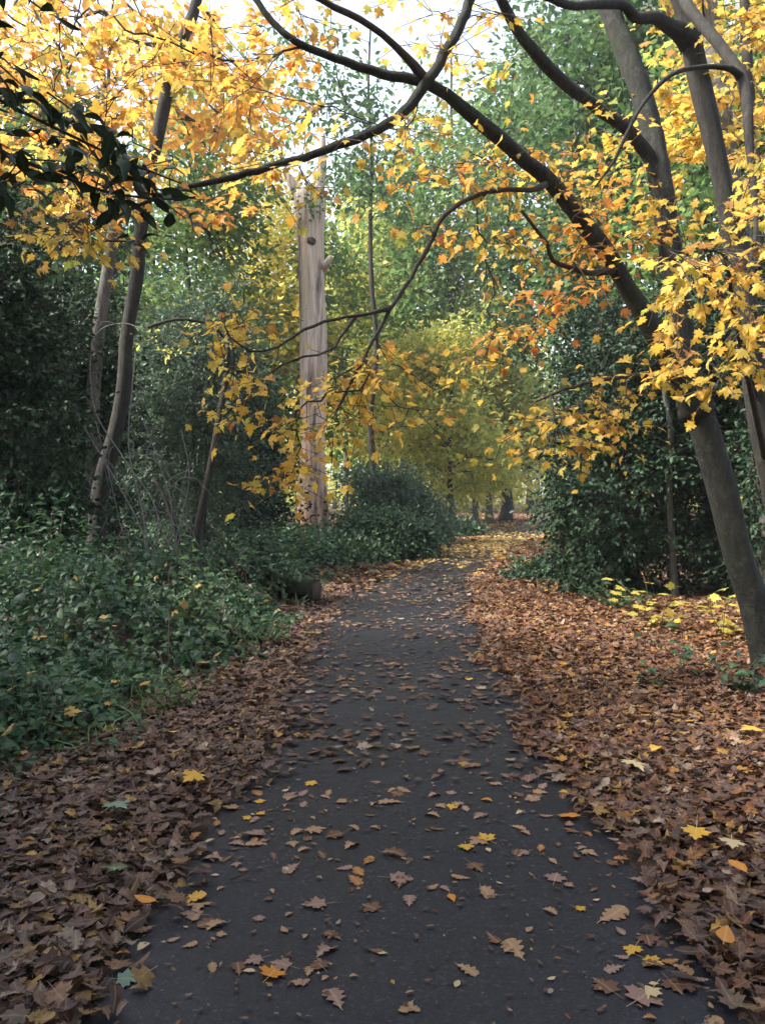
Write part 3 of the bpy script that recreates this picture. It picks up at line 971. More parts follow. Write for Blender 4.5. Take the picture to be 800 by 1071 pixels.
for k, pts in limbs.items():
    P, r = px_line(pts)
    r = r * {'A': 0.84, 'B': 0.76, 'C': 0.8}.get(k, 0.85)
    P[2:-1] += rng.normal(size=P[2:-1].shape) * 0.004
    limb_geo[k] = Geo()
    tube(limb_geo[k], P, collar(P, r), 14 if k in 'ABC' else 8, 0.10)
    sk.add_line(P[::2], r[::2], k, spawn_from=start_at[k])
    limb_lines[k] = (P, r)
A_ = [px_blob(25, 150, 100, 150, 105, 5.4, 8.0), px_blob(13, 70, 60, 110, 60, 6, 9), px_blob(9, 300, 110, 70, 60, 5.4, 7.5), px_blob(3, 300, 195, 60, 20, 5.8, 6.8),
      px_blob(18, 440, 175, 60, 60, 5.8, 7.4), px_blob(30, 545, 220, 75, 75, 6.2, 8.2), px_blob(18, 590, 150, 80, 60, 6.5, 8.8),
      px_blob(24, 345, 420, 58, 50, 5.7, 6.6), px_blob(9, 262, 420, 25, 40, 5.6, 6.4), px_blob(8, 290, 490, 26, 26, 5.8, 6.3), px_blob(7, 250, 345, 25, 25, 5.5, 6.2), px_blob(12, 415, 395, 45, 45, 5.9, 6.9),
      px_blob(18, 640, 230, 45, 55, 7.0, 8.4), px_blob(12, 80, 245, 60, 18, 5.2, 6.2), px_blob(7, 380, 20, 90, 40, 5.8, 7), px_blob(10, 480, 40, 80, 50, 6.2, 8), px_blob(6, 60, 200, 60, 40, 5.0, 6.2)]
for t in np.linspace(0, 1, 15):                # the diagonal spray and the two lower ones
    c = np.array((635 - 140 * t, 250 + 130 * t))
    A_.append(px_blob(2, c[0], c[1], 22, 16, 6.4, 7.4))
A_.append(px_blob(18, 590, 445, 62, 34, 6.4, 7.2))
A_.append(px_blob(8, 640, 425, 30, 20, 6.6, 7.3))
ov = rng.uniform((-3.5, -1.0, 0), (4.5, 6.0, 1), (150, 3))          # unseen crown above the frame, added to shade the foreground
ov[:, 2] = np.maximum(5.4, 2.4 + 0.62 * ov[:, 1]) + ov[:, 2] * 3.5
A_.append(ov)
A_ = np.vstack(A_)
lines = sk.grow(A_, 0.11, 0.06, -0.02, 0.9)
G = twig_tubes(lines, 0.0026, 0.45, 0.012, 5)
LEAF = {}
for lb, P, w in lines:
    LEAF.setdefault(lb, []).append((P[-1], unit(P[-1] - P[-2])))
for k in limbs:
    o = wrap_part(limb_geo[k], 'limb', M['bark_maple'] if k in 'ABC' else M['twig'], maple, True)
    limb_obj[k] = o
    gt = G.get(k, Geo())
    gf = Geo()
    if k in LEAF:
        E = np.array([e for e, d in LEAF[k]]); D = np.array([d for e, d in LEAF[k]])
        leafy_twiglets(gf, gt, E, D, 3, 3, (0.15, 0.5), (0.04, 0.098), MAPLES, 0.35)
    if gt.V:
        wrap_part(gt, 'twig', M['twig'], maple, False, o)
    if gf.V:
        wrap_part(gf, 'foliage', M['yellow'] if k in 'EFGIBCD' else M['russet' if k == 'H' else 'orange'], maple, False, o)

# ---- second right tree, with dark front limb and low yellow sprays -----------------
sec = thing('maple_tree', 'tall maple cut by the right edge with large yellow leaves hanging close', 'tree', at(835, 660, 8.6) * np.array((1, 1, 0)))
g = Geo()
P, r = px_line([(838, 668, 8.6, 46), (828, 600, 8.6, 36), (812, 530, 8.6, 34), (797, 460, 8.6, 33), (786, 380, 8.6, 32), (776, 290, 8.6, 32), (760, 215, 8.6, 32), (742, 130, 8.6, 31), (728, 70, 8.6, 30), (718, 20, 8.6, 28), (700, -40, 8.6, 22), (690, -140, 8.6, 15)])
P[0, 2] = -0.05
r = r * 0.7
tube(g, P, flare(P, r, 0.35, 0.3), 20, 0.12)
sk2 = Skel()
sk2.add_line(P[::2], r[::2], 'T', spawn_from=0.45)
to = wrap_part(g, 'trunk', M['bark_dark'], sec, True)
L2 = {'a': [(722, 40, 8.6, 20), (700, 28, 8.4, 15), (684, 18, 8.2, 13), (664, 18, 8.0, 11), (648, 4, 7.8, 10), (600, 6, 7.4, 9), (575, -2, 7.2, 8), (540, -14, 7.0, 6)],
      'b': [(706, -30, 8.5, 12), (718, 5, 8.0, 12), (742, 35, 7.6, 12), (758, 55, 7.4, 12), (775, 80, 7.2, 12), (781, 115, 7.0, 11), (783, 150, 6.9, 9), (787, 190, 6.8, 7), (790, 240, 6.6, 5), (782, 285, 6.2, 4)],
      'e': [(776, 84, 7.2, 6), (764, 72, 7.1, 6), (735, 70, 7.0, 5), (702, 78, 6.8, 5), (674, 106, 6.7, 4), (655, 140, 6.6, 4), (642, 168, 6.6, 3), (622, 196, 6.6, 2)],
      'c': [(790, 420, 8.6, 9), (772, 340, 8.0, 8), (745, 300, 7.4, 7), (722, 270, 6.8, 5), (700, 262, 6.4, 3)],
      'd': [(800, 480, 8.6, 7), (785, 410, 7.4, 6), (768, 330, 6.4, 5), (758, 270, 5.8, 4), (735, 262, 5.4, 3)]}
lo2 = {}
for k, pts in L2.items():
    P, r = px_line(pts)
    g = Geo(); tube(g, P, collar(P, r), 10, 0.10)
    lo2[k] = wrap_part(g, 'limb', M['bark_dark'], sec, True)
    sk2.add_line(P[::2], r[::2], k, spawn_from=0.4)
A_ = np.vstack([px_blob(13, 770, 262, 48, 34, 4.6, 6.0), px_blob(9, 712, 285, 40, 40, 5.0, 6.6), px_blob(8, 780, 345, 30, 40, 4.8, 6.2), px_blob(6, 700, 350, 26, 38, 5.4, 7.0), px_blob(7, 690, 395, 18, 14, 5.6, 6.6), px_blob(9, 760, 390, 34, 26, 5.4, 7),
                px_blob(22, 775, 90, 60, 110, 8.6, 12), px_blob(14, 800, 200, 40, 50, 5.5, 8), px_blob(6, 690, 215, 30, 26, 6.2, 8), px_blob(10, 730, 10, 70, 40, 8, 11),
                rng.uniform((2.0, 0.5, 6.5), (7.5, 7.0, 10.5), (70, 3))])  # last block: unseen overhead crown, added to cast shade on the near ground
lines = sk2.grow(A_, 0.12, 0.06, 0.0, 0.8)
G = twig_tubes(lines, 0.0026, 0.45, 0.012, 5)
LEAF = {}
for lb, P, w in lines:
    LEAF.setdefault(lb, []).append((P[-1], unit(P[-1] - P[-2])))
for k in LEAF:
    par = to if k == 'T' else lo2[k]
    gt = G[k]; gf = Geo()
    E = np.array([e for e, d in LEAF[k]]); D = np.array([d for e, d in LEAF[k]])
    leafy_twiglets(gf, gt, E, D, 2, 4, (0.15, 0.45), (0.05, 0.11), MAPLES, 0.3)
    wrap_part(gt, 'twig', M['twig'], sec, False, par)
    wrap_part(gf, 'foliage', M['yellow'], sec, False, par)

# ---- slimmer stems behind them ------------------------------------------------------


def stem_tree(name, label, pts, mat, att, leafmat_, size, ntw=4, nl=4, lump=0.06, cat='tree', group=None, tip=0.004, T=None, spawn=0.5, tl=(0.15, 0.4), extra=None):
    P, r = px_line(pts, 0.15)
    root = thing(name, label, cat, (P[0][0], P[0][1], 0), group)
    P[0, 2] = -0.05
    g = Geo(); tube(g, P, flare(P, r, 0.2, 0.3), 12, lump)
    to = wrap_part(g, 'trunk', mat, root, True)
    s = Skel(); s.add_line(P, r, 'T', spawn_from=spawn)
    parts = {'T': to}
    for q, (epts, emat) in enumerate(extra or []):
        P2, r2 = px_line(epts, 0.12)
        g = Geo(); tube(g, P2, r2, 8, 0.06)
        parts[q] = wrap_part(g, 'limb', emat, root, True)
        s.add_line(P2, r2, q, spawn_from=0.25)
    if att is not None and len(att):
        lines = s.grow(att, 0.2, 0.08, 0.08, 0.6)
        G = twig_tubes(lines, tip, 0.5, 0.06, 4)
        for k in G:
            sel = [(P[-1], unit(P[-1] - P[-2])) for lb, P, w in lines if lb == k]
            gf = Geo()
            if leafmat_ is not None:
                leafy_twiglets(gf, G[k], np.array([e for e, d in sel]), np.array([d for e, d in sel]), ntw, nl, tl, size, T or MAPLES, 0.25)
            wrap_part(G[k], 'twig', M['twig'], root, False, parts[k])
            if gf.V:
                wrap_part(gf, 'foliage', leafmat_, root, False, parts[k])
    return root


stem_tree('maple_tree', 'slim grey stem rising behind the big right hand maple trunks', [(808, 620, 11.5, 30), (800, 500, 11.5, 24), (790, 360, 11.5, 22), (772, 240, 11.5, 21), (757, 140, 11.5, 20), (748, 60, 11.5, 19), (738, -20, 11.5, 16), (730, -120, 11.5, 10)], M['bark_mid'],
          np.vstack([px_blob(30, 760, 90, 70, 120, 10, 13), px_blob(12, 700, 150, 40, 60, 10.5, 12.5)]), M['yellow'], (0.11, 0.16))
stem_tree('maple_tree', 'thin dark stem at far right among yellow leaves, furthest of the maples there', [(835, 620, 12.5, 20), (812, 460, 12.5, 14), (796, 300, 12.5, 13), (788, 180, 12.5, 12), (782, 80, 12.5, 11), (778, 0, 12.5, 10), (776, -80, 12.5, 6)], M['bark_dark'],
          px_blob(26, 790, 100, 50, 110, 11, 14), M['yellow'], (0.11, 0.16))
stem_tree('bare_sapling', 'thin grey bare sapling standing inside the dark hollies at right', [(706, 630, 12.0, 8), (702, 560, 12.0, 7), (699, 500, 11.9, 6), (701, 450, 11.7, 6), (694, 400, 11.6, 5), (698, 330, 11.6, 4)], M['bark_green'],
          px_blob(8, 690, 330, 40, 60, 10, 11), None, None, cat='sapling')

# ---- left pair of stems with the orange-yellow crown ---------------------------------
stem_tree('maple_tree', 'dark crooked maple trunk at left with an orange and yellow crown', [(98, 618, 13.0, 24), (102, 560, 13.0, 20), (106, 510, 13.0, 18), (122, 448, 13.0, 16), (130, 400, 13.0, 15), (133, 350, 13.0, 14), (143, 292, 13.0, 14), (147, 245, 13.0, 14), (160, 170, 13.0, 13), (172, 110, 13.0, 14), (186, 55, 13.0, 12), (205, 5, 13.0, 11), (215, -70, 13.0, 8)], M['bark_dark'],
          np.vstack([px_blob(32, 110, 70, 160, 90, 10, 14), px_blob(26, 190, 160, 110, 75, 10.5, 14.5), px_blob(14, 50, 170, 80, 50, 10, 13), px_blob(18, 270, 60, 60, 60, 10.5, 14)]), M['orange'], (0.11, 0.17), spawn=0.6)
stem_tree('grey_tree', 'pale grey trunk close beside the dark crooked trunk at left', [(97, 622, 14.0, 19), (98, 560, 14.0, 16), (97, 480, 14.0, 15), (99, 400, 14.0, 14), (107, 320, 14.0, 13), (116, 262, 14.0, 12), (120, 200, 14.0, 10), (112, 130, 14.0, 8), (105, 40, 14.0, 5)], M['bark_mid'],
          px_blob(30, 110, 120, 110, 90, 12, 16), M['gold_pale'], (0.10, 0.15), T=T_SPIKY)
# arching dead twigs in front of them
dead = thing('dead_shrub', 'arching bare pale twigs hanging beside the left trunks', 'shrub', at(150, 600, 12.3) * np.array((1, 1, 0)))
g = Geo()
for pts in ([(150, 620, 12.3, 4), (165, 540, 12.3, 3), (130, 480, 12.2, 3), (100, 430, 12.1, 3), (95, 370, 12, 3), (105, 345, 12, 3), (130, 338, 12, 2), (150, 345, 11.9, 2)],
            [(155, 620, 12.3, 4), (150, 560, 12.3, 3), (120, 500, 12.2, 3), (85, 440, 12.1, 3), (72, 395, 12, 2), (78, 375, 12, 2)],
            [(160, 620, 12.3, 4), (150, 540, 12.2, 3), (135, 470, 12.1, 3), (138, 410, 12, 3), (142, 370, 12, 2)],
            [(148, 620, 12.3, 3), (128, 555, 12.2, 2), (120, 520, 12.1, 2), (108, 470, 12, 2), (100, 440, 12, 2)],
            [(165, 620, 12.3, 3), (180, 540, 12.2, 3), (165, 480, 12.1, 2), (150, 440, 12, 2)], [(170, 620, 12.3, 3), (185, 560, 12.2, 3), (198, 500, 12.1, 2), (190, 450, 12, 2)]):
    P, r = px_line(pts, 0.1)
    P[0, 2] = 0
    tube(g, P, r * 0.5, 5)
    for k in range(9):
        i0 = rng.integers(len(P) // 4, len(P) - 2)
        e = P[i0] + np.array((rng.normal() * 0.25, rng.normal() * 0.2, -rng.uniform(0.2, 0.7)))
        mid = (P[i0] + e) / 2 + np.array((rng.normal() * 0.1, 0, 0.12))
        q = catmull([P[i0], mid, e], 0.1)
        tube(g, q, np.linspace(0.006, 0.0025, len(q)), 4)
wrap_part(g, 'twig', M['dead_twig'], dead)

stem_tree('dark_sapling', 'thin dark leaning sapling left of the pale dead trunk', [(202, 600, 14.0, 9), (206, 560, 14.0, 9), (214, 520, 14.0, 8), (222, 480, 14.0, 8), (231, 430, 14.0, 7), (237, 392, 14.0, 6), (240, 350, 14.0, 4)], M['bark_dark'],
          np.vstack([px_blob(10, 245, 330, 50, 50, 13, 15), px_blob(6, 170, 350, 40, 25, 13, 15)]), M['lime'], (0.06, 0.10), 3, 3, cat='sapling', T=T_HEX,
          extra=[([(236, 392, 14, 4), (232, 350, 13.8, 3), (215, 338, 13.6, 3), (185, 334, 13.5, 3), (155, 342, 13.4, 3)], M['bark_dark'])])
stem_tree('dark_sapling', 'short dark stem bending left, low beside the thin sapling', [(196, 605, 13.5, 8), (187, 570, 13.5, 6), (180, 540, 13.5, 5), (170, 515, 13.5, 4), (160, 500, 13.5, 3)], M['bark_dark'], None, None, None, cat='sapling')

# ---- pale dead trunk -----------------------------------------------------------------
SY = 26.0
snag = thing('dead_tree', 'pale barkless dead trunk standing above the brambles left of the path', 'tree', at(328, 570, SY) * np.array((1, 1, 0)))
g = Geo()
P, r = px_line([(329, 573, SY, 40), (328, 548, SY, 33), (327, 500, SY, 30), (327, 440, SY, 28), (327, 380, SY, 27), (327, 320, SY, 28), (326, 275, SY, 29), (325, 240, SY, 29), (324, 215, SY, 33), (322, 200, SY, 31)], 0.25)
P[0, 2] = -0.1
tube(g, P, r * np.interp(P[:, 2], [0, 3, 12], [1.0, 0.97, 1.02]), 28, 0.13)
trk = wrap_part(g, 'trunk', M['snag'], snag, True)
for pts in ([(318, 214, SY, 15), (310, 200, SY - 0.2, 12), (304, 188, SY - 0.3, 9), (298, 180, SY - 0.3, 5)], [(329, 212, SY, 17), (333, 190, SY, 14), (336, 165, SY, 11), (337, 140, SY, 6)],
            [(336, 282, SY - 0.1, 10), (343, 274, SY - 0.4, 8), (346, 268, SY - 0.5, 5)]):
    g = Geo(); P, r = px_line(pts, 0.12); tube(g, P, r, 12, 0.12)
    wrap_part(g, 'broken_limb', M['snag'], snag, True)
g = Geo()
c0 = at(326, 253, SY - 0.36)
P = np.array([c0, c0 + (-0.02, -0.10, 0.01), c0 + (-0.03, -0.17, 0.02)])
tube(g, P, [0.14, 0.12, 0.10], 12, 0.25, True, 0.05)
wrap_part(g, 'knot', M['cut_wood'], snag, True)
g = Geo()
clump_leaves(g, np.vstack([px_blob(9, 330, 208, 18, 14, SY - 1.2, SY - 0.5), px_blob(10, 350, 190, 22, 20, SY - 1, SY + 0.4)]), 20, 0.6, (0.10, 0.17), T_HEX)
wrap_part(g, 'sprouting_leaves', M['oak_green'], snag)

# ---- trees behind --------------------------------------------------------------------


def bg_tree(name, label, px, Y, blobs, leafm, nclump, nleaf, spread, size, barkm, tr_px=10, lean=0.0, T=T_KITE, topfrac=0.85, up=0.7, base_px=None):
    """blobs: (cx, cy, rx, ry) of the crown in the photograph at distance Y"""
    b = at(base_px if base_px is not None else px, 515, Y); b[2] = 0
    root = thing(name, label, 'tree', b, GRP_BG)
    top = max(at(px, cy - ry * topfrac, Y)[2] for cx, cy, rx, ry in blobs)
    n = 9
    t = np.linspace(0, 1, n)
    tx = at(px, 515, Y)[0]
    P = np.stack([b[0] + (tx - b[0]) * t ** 1.3 + lean * t ** 2 + rng.normal(size=n) * 0.08, b[1] + rng.normal(size=n) * 0.08, -0.1 + (top + 0.1) * t], -1)
    P[0, :2] = b[:2]
    P = catmull(P, 0.4)
    r0 = 0.5 * tr_px * Y / FOC
    r = r0 * np.linspace(1, 0.22, len(P))
    g = Geo(); tube(g, P, flare(P, r, 0.35, 0.4), 10, 0.08)
    to = wrap_part(g, 'trunk', barkm, root, True)
    C = []
    tot = sum(rx * ry for _, _, rx, ry in blobs)
    for cx, cy, rx, ry in blobs:
        c = at(cx, cy, Y)
        ex, ez = rx * Y / FOC, ry * Y / FOC
        k = max(3, int(nclump * rx * ry / tot))
        C.append(in_ellipsoid(k, c, (ex, min(ex, 5.0), ez), 0.25))
    C = np.vstack(C)
    C = C[C[:, 2] > 0.3]
    s = Skel(); s.add_line(P, r, 'T', spawn_from=0.25)
    lines = s.grow(C, 0.5, 0.06, 0.05, 0.6)
    G = twig_tubes(lines, 0.014, 0.5, r0 * 0.5, 4)
    if 'T' in G:
        wrap_part(G['T'], 'limb', barkm, root, True)
    g = Geo()
    clump_leaves(g, C, nleaf * 0.52, spread, (size[0] * 1.1, size[1] * 1.5), T, up)
    wrap_part(g, 'crown', leafm, root)
    return root


BG = [
    ('broad_leaved_tree', 'dark green tree rising at the far left edge behind the evergreens', 20, 20, [(20, 300, 110, 140), (60, 200, 90, 90)], 'oak_green', 170, 110, 0.75, (0.12, 0.19), 'bark_dark', 16),
    ('broad_leaved_tree', 'mid green leafy tree behind the left pair of trunks', 200, 25, [(190, 290, 95, 150), (215, 170, 70, 90)], 'green', 170, 110, 0.85, (0.13, 0.2), 'bark_green', 11),
    ('yellow_tree', 'yellow leaved tree glowing left of the pale dead trunk', 268, 33, [(262, 250, 60, 100), (285, 330, 55, 80)], 'gold_pale', 130, 110, 0.95, (0.16, 0.24), 'bark_green', 9),
    ('oak_tree', 'thinly leaved dark oak against the bright sky above the dead trunk', 388, 30, [(365, 130, 60, 75), (400, 190, 45, 60), (320, 60, 50, 40)], 'oak_green', 60, 70, 0.8, (0.15, 0.22), 'bark_dark', 8),
    ('broad_leaved_tree', 'tall pale green tree with a slim grey stem right of the dead trunk', 404, 46, [(405, 300, 62, 150), (385, 430, 50, 80)], 'green', 190, 110, 1.2, (0.2, 0.3), 'bark_grey', 6),
    ('broad_leaved_tree', 'tall green tree high above the middle of the path', 470, 40, [(475, 215, 80, 110), (545, 110, 50, 60), (450, 310, 60, 90)], 'green', 240, 110, 1.1, (0.18, 0.27), 'bark_dark', 9),
    ('broad_leaved_tree', 'green tree behind the long maple limb, right of the path', 605, 29, [(560, 200, 75, 130), (585, 330, 70, 110), (590, 60, 60, 60)], 'oak_green', 200, 110, 0.9, (0.14, 0.22), 'bark_dark', 10),
    ('broad_leaved_tree', 'dark green tree between the forked maple stems', 640, 22, [(645, 260, 75, 140), (640, 110, 75, 90), (680, 20, 70, 60)], 'oak_green', 260, 115, 0.75, (0.12, 0.18), 'bark_dark', 12),
    ('broad_leaved_tree', 'green tree behind the right hand maple stems', 745, 19, [(745, 220, 90, 160), (790, 100, 60, 100)], 'green', 190, 115, 0.7, (0.11, 0.17), 'bark_dark', 13),
    ('field_maple', 'yellow green bushy tree spreading over the left side of the bend', 470, 37, [(458, 440, 66, 80), (490, 470, 62, 45), (440, 385, 40, 45), (470, 370, 45, 40)], 'lime', 190, 120, 0.85, (0.15, 0.23), 'bark_dark', 7),
    ('field_maple', 'pale yellow low tree at the end of the path', 528, 47, [(515, 470, 60, 50), (535, 430, 50, 50), (500, 420, 45, 50)], 'gold_pale', 150, 110, 1.0, (0.2, 0.3), 'bark_dark', 13),
    ('beech_tree', 'straight grey green trunk, middle one of three at the end of the path', 512, 46, [(505, 360, 60, 90), (520, 440, 50, 60)], 'lime', 130, 100, 1.1, (0.2, 0.3), 'bark_green', 8),
    ('field_maple', 'slanting thin trunk, left one of three at the end of the path', 488, 44, [(470, 420, 50, 80), (480, 480, 50, 40)], 'lime', 120, 100, 1.0, (0.18, 0.28), 'bark_green', 7),
    ('yellow_tree', 'yellow green tree deep in the wood between the dead trunk and the bend', 362, 42, [(365, 380, 60, 110), (375, 290, 50, 80)], 'lime', 150, 110, 1.1, (0.19, 0.28), 'bark_green', 6),
    ('broad_leaved_tree', 'grey green tree in the dim wood behind the thin sapling', 165, 31, [(170, 380, 95, 120), (120, 300, 80, 100)], 'green_cool', 170, 110, 1.0, (0.16, 0.24), 'bark_green', 9),
    ('broad_leaved_tree', 'green tree filling the gap behind the dead trunk', 315, 36, [(300, 400, 70, 110), (330, 300, 60, 90)], 'green', 150, 110, 1.0, (0.17, 0.26), 'bark_dark', 8),
    ('orange_tree', 'orange and yellow tree high up behind the top left leaves', 120, 21, [(110, 70, 150, 90), (230, 90, 70, 80)], 'orange', 130, 40, 0.75, (0.13, 0.2), 'bark_dark', 11),
]
for row in BG:
    nm, lab, px, Y, blobs, lm, nc, nl, sp, sz, bm, tp = row
    bp = {'slanting thin trunk, left one of three at the end of the path': 497}.get(lab)
    bg_tree(nm, lab, px, Y, blobs, M[lm], nc, nl, sp, sz, M[bm], tp, base_px=bp, T=T_KITE if Y > 24 else T_HEX)

# unseen trees around and behind the viewer, added to darken the foreground
for nm, lab, x, y, h, blobs in (
    ('broad_leaved_tree', 'unseen tree added for shade left of the path behind the viewer', -4.2, -3.0, 10, [(-3.2, -2.0, 6.6, 3.6, 3.4, 2.6), (-1.2, 0.2, 6.2, 2.6, 2.2, 1.6)]),
    ('broad_leaved_tree', 'unseen tree added for shade right of the path behind the viewer', 4.4, -3.6, 10, [(3.4, -2.6, 6.4, 3.6, 3.4, 2.6), (1.4, -0.6, 6.4, 2.6, 2.2, 1.6)]),
    ('broad_leaved_tree', 'unseen tree added across the path behind the viewer to block skylight', 0.8, -9.5, 11, [(0.0, -9.0, 5.0, 5.5, 3.0, 4.2)]),
    ('broad_leaved_tree', 'unseen tree added for shade left of the viewer beyond the laurel', -5.6, 2.2, 8, [(-5.4, 2.0, 4.6, 2.0, 2.6, 3.4)]),
    ('broad_leaved_tree', 'tall unseen tree added for shade well left of the viewer', -9.0, -1.0, 14, [(-8.4, -0.6, 9.0, 3.8, 4.6, 4.2)]),
    ('broad_leaved_tree', 'tall unseen tree added for shade left of the brambles', -9.5, 5.5, 13, [(-9.0, 5.4, 8.6, 2.6, 3.4, 4.0)]),
    ('broad_leaved_tree', 'tall unseen tree added for shade far behind the viewer on the left', -6.0, -9.0, 14, [(-5.4, -8.0, 9.0, 4.6, 3.8, 4.2)]),
    ('broad_leaved_tree', 'unseen tree added for shade right of the viewer', 6.6, 0.8, 8, [(6.4, 0.6, 4.6, 2.2, 2.6, 3.6)])):
    root = thing(nm, lab, 'tree', (x, y, 0), GRP_BG)
    P = catmull([(x, y, -0.05), (x + 0.1, y + 0.1, h * 0.4), (x * 0.95, y + 0.2, h * 0.8)], 0.3)
    g = Geo(); tube(g, P, flare(P, np.linspace(0.2, 0.07, len(P)), 0.4, 0.4), 12, 0.07)
    wrap_part(g, 'trunk', M['bark_dark'], root, True)
    C = np.vstack([in_ellipsoid(int(22 * rx * ry ** 0.5 * rz ** 0.5), (cx, cy_, cz), (rx, ry, rz), 0.2) for cx, cy_, cz, rx, ry, rz in blobs])
    C = C[(C[:, 2] > 1.0) & (C[:, 2] > 2.6 + 0.66 * np.maximum(C[:, 1], 0) * (abs(x) < 5)) | (C[:, 1] < -1.5)]
    sk3 = Skel(); sk3.add_line(P, np.zeros(len(P)), 'T', spawn_from=0.2)
    G3 = twig_tubes(sk3.grow(C, 0.4, 0.06, 0.05, 0.6), 0.01, 0.5, 0.08, 4)
    wrap_part(G3['T'], 'limb', M['bark_dark'], root, True)
    g = Geo(); clump_leaves(g, C, 60, 0.8, (0.13, 0.22), T_KITE)
    wrap_part(g, 'crown', M['oak_green'], root)

# the far wood, one mass
g = Geo(); gt = Geo()
for k in range(70):
    Y = rng.uniform(62, 110)
    px = rng.uniform(-140, 940)
    topy = rng.uniform(300, 440)
    c = at(px, topy + 100, Y)
    H = at(px, topy, Y)[2]
    rx = rng.uniform(3.5, 6)
    C = in_ellipsoid(34, (c[0], Y, H * 0.52), (rx, rx, H * 0.5), 0.3)
    C[:, 2] = np.maximum(C[:, 2], 1.5)
    clump_leaves(g, C, 26, 1.9, (0.4, 0.7), T_KITE)
    q = np.array([(c[0], Y, -0.1), (c[0] + rng.normal() * 0.3, Y, H * 0.4), (c[0] + rng.normal() * 0.6, Y, H * 0.9)])
    tube(gt, catmull(q, 1.0), np.linspace(0.28, 0.1, len(catmull(q, 1.0))), 7)
for k in range(150):
    Y = rng.uniform(70, 115); px = rng.uniform(-100, 900)
    c = at(px, 515, Y)
    clump_leaves(g, in_ellipsoid(6, (c[0], Y, 1.6), (2.5, 2, 1.6), 0.2), 22, 1.5, (0.35, 0.6), T_KITE)
wood = tag(g.build('distant_wood', M['lime']), kind='stuff')
gt.build('distant_trunk', M['bark_green'], wood)['kind'] = 'stuff'

# ---- shrubs ----------------------------------------------------------------------------


def shrub(name, label, px, Y, blobs, leafm, nclump, nleaf, spread, size, T=T_HEX, cat='shrub', group='shrubs along the wood edge', stem_r=0.02, up=0.6, depth=None, stemm='bark_dark'):
    b = at(px, 515, Y); b[2] = 0
    root = thing(name, label, cat, b, group)
    C = []
    tot = sum(rx * ry for _, _, rx, ry in blobs)
    for cx, cy, rx, ry in blobs:
        c = at(cx, cy, Y); ex, ez = rx * Y / FOC, ry * Y / FOC
        C.append(in_ellipsoid(max(4, int(nclump * rx * ry / tot)), c, (ex, depth or ex, ez), 0.2))
    C = np.vstack(C); C[:, 2] = np.maximum(C[:, 2], 0.08 + 0.15 * rng.random(len(C)))
    s = Skel()
    g = Geo()
    top = C[:, 2].max()
    for k in range(5):
        e = np.array((b[0] + rng.normal() * (C[:, 0].std()), b[1] + rng.normal() * 0.3, top * rng.uniform(0.5, 0.85)))
        b0 = b + np.array((rng.normal() * 0.12, rng.normal() * 0.12, -0.05))
        P = catmull([b0, b0 + (e - b0) * 0.5 + np.array((0, 0, 0.15 * top)), e], 0.2)
        tube(g, P, np.linspace(stem_r * 1.6, stem_r * 0.6, len(P)), 6)
        s.add_line(P, np.zeros(len(P)), 'T')
    lines = s.grow(C, 0.25, 0.08, 0.05, 0.5)
    for lb, P, w in lines:
        r = np.minimum(0.005 * np.sqrt(np.maximum(w, 0.6)), stem_r)
        tube(g, P, r, 4, 0, False)
    wrap_part(g, 'stem', M[stemm], root)
    g = Geo()
    if Y < 18.5 and T is T_HEX:
        D = unit(C - np.array((b[0], b[1], C[:, 2].mean() * 0.8)) + rng.normal(size=C.shape) * 0.3)
        gs = Geo()
        leafy_twiglets(g, gs, C, D, 7, 9, (spread * 0.6, spread * 1.9), (size[0] * 0.8, size[1] * 1.15), [T_HEX, T_SPEAR, T_HEART2], 0.3, 0.7, 0.7)
        wrap_part(gs, 'twig', M['twig'], root)
        inner = C[rng.random(len(C)) < 0.5] * 1.0
        clump_leaves(g, inner, nleaf * 0.35, spread * 0.9, size, T, up, 0.75)
    else:
        clump_leaves(g, C, nleaf, spread, size, T, up, 0.75)
    wrap_part(g, 'foliage', M[leafm], root)
    return root


